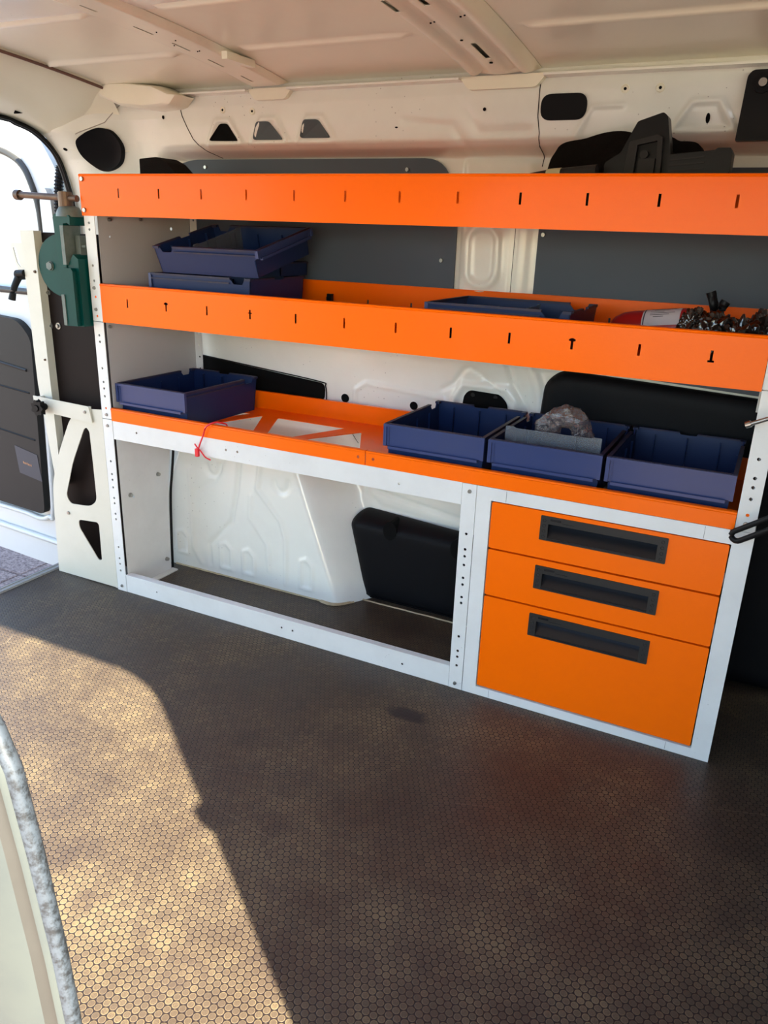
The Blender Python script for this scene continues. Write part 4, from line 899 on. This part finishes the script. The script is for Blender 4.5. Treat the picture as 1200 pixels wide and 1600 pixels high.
# clear bag: arched twisted plastic
bm = bmesh.new(); pth = spline([(1.268, 0.16, 0.600), (1.275, 0.155, 0.650), (1.290, 0.15, 0.685), (1.322, 0.15, 0.705), (1.350, 0.15, 0.700), (1.362, 0.155, 0.672), (1.385, 0.16, 0.635), (1.395, 0.165, 0.60)], 8)
tube(bm, pth, [0.026 * (0.62 + 0.38 * math.sin(PI * min(1, i / len(pth) + .1))) for i in range(len(pth))], 20)
for v in bm.verts:
    n_ = noise.noise_vector(v.co * 50) * 0.009 + noise.noise_vector(v.co * 170) * 0.005
    v.co += n_
tag(fin('plastic_bag', bm, BAGC, None, smooth=0.25), 'crumpled clear plastic bag sticking up from the middle blue bin', 'bag')

# black rubbish bag on the middle shelf
def blackbag():
    bm = bmesh.new()
    for k, (c, s) in enumerate((((1.605, 0.11, 0.905), (0.050, 0.06, 0.062)), ((1.665, 0.10, 0.895), (0.050, 0.065, 0.060)), ((1.700, 0.15, 0.905), (0.035, 0.06, 0.062)), ((1.57, 0.10, 0.93), (0.028, 0.03, 0.040)))):
        b2_ = bmesh.new(); bmesh.ops.create_icosphere(b2_, subdivisions=5, radius=1)
        for v in b2_.verts:
            p = v.co.copy(); q = p * 2.6 + Vector((k * 3.1, 1, 2))
            r_ = 1 + 0.22 * (abs(noise.noise(q)) * 2 - 0.5) + 0.07 * (abs(noise.noise(q * 2.3)) * 2 - 0.4)
            v.co = Vector((c[0] + p.x * s[0] * r_, c[1] + p.y * s[1] * r_, c[2] + p.z * s[2] * r_))
            v.co.z = max(v.co.z, 0.8475); v.co.x = min(v.co.x, 1.718); v.co.y = min(max(v.co.y, 0.016), 0.176)
        me = D.meshes.new('t'); b2_.to_mesh(me); b2_.free(); bm.from_mesh(me); D.meshes.remove(me)
    return tag(fin('plastic_bag', bm, BAGB, None, smooth=0.6), 'shiny black plastic bag at the right end of the middle shelf', 'bag')
blackbag()

# fire extinguisher lying on the middle shelf
ex = root('fire_extinguisher', 'red fire extinguisher with white label lying on the middle shelf', 'extinguisher', (1.46, 0.20, 0.846))
ea = Vector((1.0, -0.10, 0.13)).normalized(); ec = Vector((1.368, 0.268, 0.8925)); R_ = 0.044
prof = [(0.0, 0.002), (0.008, 0.020), (0.022, 0.034), (0.040, 0.0415), (0.060, R_), (0.180, R_), (0.198, 0.040), (0.212, 0.028), (0.218, 0.016), (0.235, 0.014)]
def lathe(bm, c, a, prof, n=28, arc=(0, 2 * PI)):
    q = a.to_track_quat('Z', 'Y'); rows = []
    full = abs(arc[1] - arc[0] - 2 * PI) < 1e-6; m_ = n if full else n + 1
    for h_, r_ in prof:
        rows.append([bm.verts.new(c + q @ Vector((r_ * math.cos(arc[0] + (arc[1] - arc[0]) * k / n), r_ * math.sin(arc[0] + (arc[1] - arc[0]) * k / n), h_))) for k in range(m_)])
    for x, y in zip(rows[:-1], rows[1:]):
        for k in range(n): bm.faces.new((x[k], x[(k + 1) % m_], y[(k + 1) % m_], y[k]))
    if full: bm.faces.new(rows[0][::-1]); bm.faces.new(rows[-1])
bm = bmesh.new(); lathe(bm, ec, ea, prof); fin('cylinder', bm, RED, ex, smooth=0.7)
q_ = ea.to_track_quat('Z', 'Y')
def ang_of(v): l = q_.inverted() @ Vector(v); return math.atan2(l.y, l.x)
up_a = ang_of((0, -0.35, 1))
bm = bmesh.new(); lathe(bm, ec, ea, [(0.090, R_ + 0.0008), (0.172, R_ + 0.0008)], 16, (up_a - 0.95, up_a + 0.95)); lb = fin('label', bm, LABEL, ex, smooth=0.7)
bm = bmesh.new()
for k in range(9):
    t0 = up_a - 0.55 + 0.125 * k
    lathe(bm, ec, ea, [(0.106 + (0.008 if k % 4 == 0 else 0), R_ + 0.0013), (0.160 - 0.012 * (k % 3), R_ + 0.0013)], 2, (t0, t0 + 0.035))
lathe(bm, ec, ea, [(0.093, R_ + 0.0013), (0.0955, R_ + 0.0013)], 12, (up_a - 0.9, up_a + 0.9))
fin('label_print', bm, INK, ex)
hp = ec + ea * 0.232
bm = bmesh.new(); cyl(bm, hp, ea, 0.013, 0.03, 14); fin('valve', bm, STEEL, ex)
bm = bmesh.new(); tube(bm, spline([hp + Vector((0, 0, 0.0)), Vector((1.600, 0.19, 0.965)), Vector((1.592, 0.19, 0.990)), Vector((1.588, 0.19, 1.000))], 5), 0.0085, 8, ry=0.010); fin('lever', bm, BLACKP, ex, smooth=1)
bm = bmesh.new(); tube(bm, spline([hp + Vector((0.01, 0, 0.0)), Vector((1.613, 0.165, 0.955)), Vector((1.618, 0.165, 0.975)), Vector((1.622, 0.165, 0.984))], 5), 0.0085, 8, ry=0.010); fin('lever', bm, BLACKP, ex, smooth=1)
# small things on the middle shelf
bm = bmesh.new(); sheet(bm, [(1.345, 0.06), (1.41, 0.05), (1.42, 0.16), (1.36, 0.17)], [], lambda u, v, w: (u, v, ZM + 0.0005 + w + 0.35 * (v - 0.05)), 0, 0.002)
tag(fin('cardboard_piece', bm, TAN, None), 'tan cardboard scrap left of the red fire extinguisher', 'cardboard')
bm = bmesh.new(); box(bm, 0.553, 0.567, 0.352, 0.365, 0.8465, 0.925); box(bm, 0.549, 0.571, 0.346, 0.352, 0.8465, 0.90)
tag(fin('divider_clip', bm, BLACKP, None, bevel=0.001), 'small black clip standing against the back lip of the middle shelf', 'clip')

# ------------------------------------------------------------------ things on the top shelf
ZT = 1.1305
bg = root('tool_bag', 'black fabric bag slumped on the top shelf', 'bag', (1.30, 0.25, ZT))
def slab(bm, poly, y0, y1, seed=0, amp=0.004):
    ex_ = []
    xs_ = [p[0] for p in poly]; zs_ = [p[1] for p in poly]
    sheet(bm, poly, [], lambda u, v, w: (u + noise.noise(Vector((u * 30, v * 30, seed))) * amp, y0 + (y1 - y0) * w + 0.012 * noise.noise(Vector((u * 14, v * 14, w * 2 + seed))), v), 0, 1, [])
bm = bmesh.new(); slab(bm, [(q.x, q.y) for q in spline([(1.205, ZT + .006, 0), (1.208, 1.240, 0), (1.222, 1.272, 0), (1.236, 1.290, 0), (1.286, 1.300, 0), (1.340, 1.312, 0), (1.385, 1.308, 0), (1.42, 1.285, 0), (1.43, 1.20, 0), (1.43, ZT + .006, 0)], 5)], 0.20, 0.275, 1)
fin('body', bm, FABRIC, bg, bevel=0.0)
bm = bmesh.new(); slab(bm, [(q.x, q.y) for q in spline([(1.25, ZT + .006, 0), (1.262, 1.235, 0), (1.325, 1.250, 0), (1.352, 1.283, 0), (1.40, 1.297, 0), (1.41, 1.24, 0), (1.41, ZT + .006, 0)], 5)], 0.155, 0.185, 4)
fin('flap', bm, FABRIC, bg)
bm = bmesh.new(); slab(bm, [(q.x, q.y) for q in spline([(1.44, ZT + .006, 0), (1.445, 1.290, 0), (1.48, 1.293, 0), (1.513, 1.288, 0), (1.522, 1.263, 0), (1.50, 1.235, 0), (1.50, ZT + .006, 0)], 5)], 0.215, 0.275, 7)
fin('side_pocket', bm, FABRIC, bg)
bx = root('mounting_bracket', 'black plastic bracket housing standing on the top shelf against the bag', 'bracket', (1.43, 0.12, ZT))
bm = bmesh.new(); prism(bm, rnd([(1.358, ZT + .001), (1.352, 1.243), (1.382, 1.262), (1.408, 1.318), (1.455, 1.333), (1.464, 1.326), (1.478, 1.26), (1.482, ZT + .001)], 0.004), 'y', 0.105, 0.145)
fin('shell', bm, BLACKP, bx, bevel=0.002)
bm = bmesh.new(); sheet(bm, rnd([(1.388, ZT + .001), (1.472, ZT + .001), (1.462, 1.287), (1.452, 1.292), (1.400, 1.280)], 0.003), [[(1.412, ZT + .03), (1.462, ZT + .03), (1.453, 1.281), (1.416, 1.274)]], XZ(0.088), 0, 0.017); fin('frame', bm, CHAR, bx, bevel=0.001)
bm = bmesh.new(); box(bm, 1.42, 1.452, 0.094, 0.1045, 1.19, 1.25); cyl(bm, (1.43, 0.097, 1.257), (0, 1, 0), 0.008, 0.012, 12); fin('latch', bm, CHAR, bx)
bar = root('equipment_bar', 'black ribbed plastic bar behind the lip at the right of the top shelf', 'bar', (1.53, 0.06, ZT))
bm = bmesh.new()
prism(bm, [(1.486, ZT + .001), (1.486, 1.2515), (1.565, 1.2585), (1.570, 1.262), (1.592, 1.262), (1.596, 1.255), (1.596, ZT + .001)], 'y', 0.040, 0.10)
fin('body', bm, BLACKP, bar, bevel=0.002)
bm = bmesh.new()
for k in range(3): prism(bm, [(1.488, 1.222 + .009 * k), (1.55, 1.226 + .010 * k), (1.55, 1.2285 + .010 * k), (1.488, 1.2245 + .009 * k)], 'y', 0.037, 0.0398)
fin('rib', bm, CHAR, bar)
rod = root('tube', 'black tube with a band of yellowed tape on the top shelf', 'tube', (1.27, 0.06, 1.21))
bm = bmesh.new(); tube(bm, spline([(1.18, 0.07, 1.203), (1.24, 0.065, 1.214), (1.30, 0.06, 1.220), (1.35, 0.055, 1.224)], 4), 0.0125, 12); fin('rod', bm, CHAR, rod, smooth=1)
bm = bmesh.new(); tube(bm, [(1.248, 0.0645, 1.2155), (1.262, 0.063, 1.217), (1.277, 0.062, 1.218)], 0.0133, 12); fin('tape_band', bm, TAPE, rod, smooth=1)
boxes('foot', [(1.19, 1.21, 0.05, 0.09, ZT + .001, 1.20)], CHAR, rod); boxes('foot', [(1.32, 1.34, 0.05, 0.09, ZT + .001, 1.21)], CHAR, rod)
bm = bmesh.new(); prism(bm, rnd([(0.060, ZT + .001), (0.060, 1.266), (0.122, 1.270), (0.155, 1.256), (0.190, 1.226), (0.20, ZT + .001)], 0.004), 'y', 0.16, 0.24)
lcs = tag(fin('window_slot_block', bm, FABRIC, None, bevel=0.002), 'black block standing in for a dark window slot at the left end of the top shelf', 'slot')  # solid black block added in place of a dark window slot

# ------------------------------------------------------------------ vise bench at the left end
bench = root('folding_bench', 'dark brown vise board with cream steel channel folded up left of the racking', 'workbench', (-0.13, 0.05, 0.10))
bm = bmesh.new(); box(bm, -0.268, -0.004, 0.048, 0.064, 0.06, 1.064); fin('board', bm, BOARD, bench, bevel=0.001)
bm = bmesh.new()
prism(bm, [(-0.262, 0.10), (-0.213, 0.10), (-0.208, 1.069), (-0.256, 1.069)] if False else [(-0.250, 0.30), (-0.226, 0.30), (-0.226, 1.068), (-0.281, 1.068), (-0.281, 0.62)], 'y', 0.020, 0.0225)
prism(bm, [(-0.281, 0.62), (-0.2785, 0.62), (-0.2785, 1.068), (-0.281, 1.068)], 'y', 0.0225, 0.066)
prism(bm, [(-0.2285, 0.30), (-0.226, 0.30), (-0.226, 1.068), (-0.2285, 1.068)], 'y', 0.0225, 0.047)
part_label(fin('channel', bm, CREAM, bench, bevel=0.0012), 'cream painted steel channel on the left edge')
screw(bench, (-0.236, 0.0195, 0.955), r=0.0045, m=RUST); screw(bench, (-0.236, 0.0195, 0.70), r=0.0035, m=RUST)
for x, z, r in ((-0.218, 1.029, .008), (-0.222, 0.896, .0075), (-0.230, 0.799, .010), (-0.196, 0.801, .010)):
    bm = bmesh.new(); cyl(bm, (x, 0.0465, z), (0, 1, 0), r, 0.003, 18); w1 = fin('washer', bm, STEEL, bench)
    screw(bench, (x, 0.045, z), r=r * 0.6, h=0.005)
bm = bmesh.new(); sheet(bm, rnd([(-0.312, 1.030), (-0.250, 1.032), (-0.2505, 0.915), (-0.285, 0.945), (-0.305, 0.985)], 0.006), [rnd([(-0.300, 1.018), (-0.288, 1.018), (-0.276, 0.960), (-0.290, 0.975)], 0.004)], XZ(0.052), 0, 0.003)
part_label(fin('adjuster_plate', [bmesh.ops.translate(bm, verts=bm.verts, vec=(-0.058, 0, 0)), bm][1], CREAM, bench), 'small pale slotted bracket')
lv = D.objects.new('clamp_lever', None); COL.objects.link(lv); lv.parent = bench; lv['label'] = 'black ratchet lever beside the channel'
bm = bmesh.new(); cyl(bm, (-0.295, 0.035, 0.942), (0, 1, 0), 0.0145, 0.03, 16); tube(bm, [(-0.292, 0.02, 0.945), (-0.262, 0.02, 0.948)], 0.010, 10)
tube(bm, spline([(-0.296, 0.025, 0.935), (-0.308, 0.015, 0.905), (-0.318, 0.010, 0.870)], 5), [0.011, .0108, .0105, .010, .0098, .0096, .0094, .0095, .010, .0105, .0108][:11], 10)
fin('grip', [bmesh.ops.translate(bm, verts=bm.verts, vec=(-0.02, 0, 0)), bm][1], RUBBER, lv, smooth=0.8)
# locking bar with star knob
bm = bmesh.new(); sheet(bm, rnd([(-0.279, 0.590), (-0.048, 0.584), (-0.038, 0.536), (-0.272, 0.546)], [.002, .004, .004, .002]), [], XZ(-0.006), 0, 0.0025); box(bm, -0.052, -0.044, -0.0035, 0.001, 0.536, 0.584); box(bm, -0.266, -0.258, -0.0035, 0.019, 0.548, 0.588)
part_label(fin('locking_bar', bm, CREAM, bench), 'short white locking bar')
screw(bench, (-0.063, -0.0065, 0.566), r=0.005)
kb = []
for k in range(28):
    a = 2 * PI * k / 28; r_ = 0.0205 + 0.0035 * math.cos(7 * a); kb.append((-0.227 + r_ * math.cos(a), 0.563 + r_ * math.sin(a)))
bm = bmesh.new(); prism(bm, kb, 'y', -0.040, -0.024); cyl(bm, (-0.227, -0.016, 0.563), (0, 1, 0), 0.010, 0.02, 16); cyl(bm, (-0.227, -0.0415, 0.563), (0, 1, 0), 0.010, 0.003, 16)
part_label(fin('star_knob', bm, RUBBER, bench, bevel=0.0015), 'black star-shaped clamping knob')

vs = root('bench_vise', 'dark green bench vise with brown T-bar handle mounted on the board', 'vise', (-0.09, 0.03, 0.9))
bm = bmesh.new(); cyl(bm, (-0.142, 0.040, 0.975), (0, 1, 0), 0.086, 0.014, 48); cyl(bm, (-0.142, 0.030, 0.975), (0, 1, 0), 0.082, 0.010, 48, 0.078)
bp_ = fin('swivel_base', bm, GREEN, vs, smooth=0.5)
bm = bmesh.new(); cyl(bm, (-0.176, 0.021, 0.974), (0, 1, 0), 0.012, 0.006, 6); cyl(bm, (-0.176, 0.0245, 0.974), (0, 1, 0), 0.013, 0.003, 18); fin('lock_nut', bm, GREYG, vs)
bm = bmesh.new()   # fixed body: tall casting
prism(bm, [(-0.0802, 0.818), (-0.0060, 0.820), (-0.0060, 1.000), (-0.0228, 1.012), (-0.0438, 0.985), (-0.0718, 0.978), (-0.0844, 0.93)], 'y', -0.030, 0.026)
fin('fixed_body', bm, GREEN, vs, bevel=0.004)
bm = bmesh.new(); prism(bm, [(-0.0522, 0.822), (-0.0144, 0.822), (-0.0144, 0.968), (-0.0200, 0.976), (-0.0494, 0.976)], 'y', -0.046, -0.028); fin('slide_cover', bm, GREEN, vs, bevel=0.003)
bm = bmesh.new(); box(bm, -0.0620, -0.0508, -0.049, -0.0285, 0.822, 0.905); fin('worn_face', bm, GREYG, vs, bevel=0.001)
bm = bmesh.new()   # fins from base to body
prism(bm, [(-0.1068, 0.95), (-0.0963, 0.94), (-0.0718, 0.995), (-0.0683, 1.03)], 'y', -0.005, 0.030); prism(bm, [(-0.1082, 0.91), (-0.0788, 0.87), (-0.0788, 0.885), (-0.1068, 0.925)], 'y', -0.005, 0.030)
fin('rib', bm, GREEN, vs, bevel=0.002)
bm = bmesh.new()   # moving jaw
prism(bm, [(-0.0816, 1.105), (-0.0774, 1.000), (-0.0662, 0.972), (-0.0480, 0.972), (-0.0452, 1.090), (-0.0298, 1.092), (-0.0200, 1.086), (-0.0186, 1.106), (-0.0228, 1.112), (-0.0753, 1.114)], 'y', -0.034, 0.024)
fin('moving_jaw', bm, GREEN, vs, bevel=0.004)
bm = bmesh.new(); box(bm, -0.0546, -0.0424, -0.038, 0.020, 0.984, 1.085); fin('jaw_plate', bm, GREYG, vs, bevel=0.001)
bm = bmesh.new(); box(bm, -0.0382, -0.0200, -0.004, 0.030, 1.000, 1.060); box(bm, -0.0396, -0.0060, 0.0, 0.026, 1.030, 1.036); fin('guide', bm, GREYG, vs, bevel=0.002)
bm = bmesh.new(); lathe(bm, Vector((-0.048, -0.005, 1.108)), Vector((0, 0, 1)), [(0, .036), (0.006, .035), (0.016, .031), (0.024, .026), (0.027, .016)], 24)
for v in bm.verts: v.co.x = min(v.co.x, -0.010)
part_label(fin('jaw_cap', bm, GREYG, vs, smooth=0.8), 'worn grey casting cap below the screw')
bm = bmesh.new(); cyl(bm, (-0.055, -0.008, 1.150), (0, 0, 1), 0.019, 0.042, 20); fin('screw_head', bm, RUST, vs, bevel=0.002)
bm = bmesh.new(); cyl(bm, (-0.123, -0.008, 1.158), Vector((1, 0, -0.035)), 0.0085, 0.224, 14); cyl(bm, (-0.236, -0.008, 1.161), (1, 0, -0.035), 0.0135, 0.016, 16)
part_label(fin('handle', bm, RUST, vs, smooth=0.6), 'brown steel T-bar handle')

# ------------------------------------------------------------------ small things
bm = bmesh.new(); tube(bm, spline([(0.437, 0.020, 0.592), (0.432, 0.004, 0.598), (0.414, -0.006, 0.598), (0.392, -0.012, 0.584), (0.380, -0.010, 0.560), (0.367, -0.010, 0.533), (0.358, -0.009, 0.512), (0.352, -0.008, 0.494)], 6), 0.0022, 6)
tube(bm, spline([(0.347, -0.008, 0.530), (0.356, -0.009, 0.521), (0.368, -0.009, 0.512), (0.382, -0.009, 0.498), (0.398, -0.006, 0.491)], 5), 0.0020, 6)
tube(bm, spline([(0.437, 0.020, 0.592), (0.43, 0.03, 0.575), (0.41, 0.028, 0.565)], 4), 0.002, 6)
zt_ = root('cable_tie', 'thin red plastic tie looped over the orange lower shelf lip', 'cable tie', (0.39, 0.0, 0.49))
part = fin('strap', bm, REDP, zt_, smooth=1)
bm = bmesh.new(); box(bm, 0.351, 0.361, -0.014, -0.006, 0.496, 0.518); fin('lock_head', bm, REDP, zt_, bevel=0.001)
# metal eye rod and rubber loop at the right edge, fixed to the bulkhead
er = root('steel_rod', 'bright steel rod with a capped end in front of the right post', 'rod', (1.75, -0.04, 0.79))
bm = bmesh.new(); rp = spline([(1.712, -0.03, 0.775), (1.735, -0.035, 0.787), (1.762, -0.04, 0.803), (1.80, -0.03, 0.84), (1.971, 0.0, 0.93)], 5); tube(bm, rp, 0.0042, 10); fin('rod', bm, STEEL, er, smooth=1)
bm = bmesh.new(); cyl(bm, (1.711, -0.03, 0.7745), (1, -0.1, 0.5), 0.0066, 0.011, 14); fin('end_cap', bm, STEEL, er, bevel=0.001)
bm = bmesh.new(); lp = []
a0, a1 = Vector((1.722, -0.03, 0.545)), Vector((1.971, -0.14, 0.755)); ax_ = (a1 - a0).normalized(); pn = Vector((-0.55, 0.12, 0.8)); pn = (pn - ax_ * pn.dot(ax_)).normalized() * 0.0105
pts = [a0 + ax_ * 0.01 + pn] + [a0 + ax_ * (0.01 - 0.011 * math.sin(t)) + pn * math.cos(t) for t in np.linspace(0.3, PI - 0.3, 6)] + [a0 + ax_ * 0.01 - pn, a1 - pn]
tube(bm, [a1 + pn] + pts, 0.0058, 10)
tag(fin('rubber_loop', bm, RUBBER, None, smooth=1), 'black rubber strap loop hanging across the right end post', 'strap')
# pale rag seen through the small cut-out of the foot plate
bm = bmesh.new(); prism(bm, rnd([(-0.140, 0.001), (-0.07, 0.001), (-0.066, 0.028), (-0.12, 0.034)], 0.006), 'y', 0.012, 0.042); 
tag(fin('wooden_block', bm, CREAM, None, bevel=0.003), 'pale block on the floor behind the curved white plate', 'block')
# stain on the floor
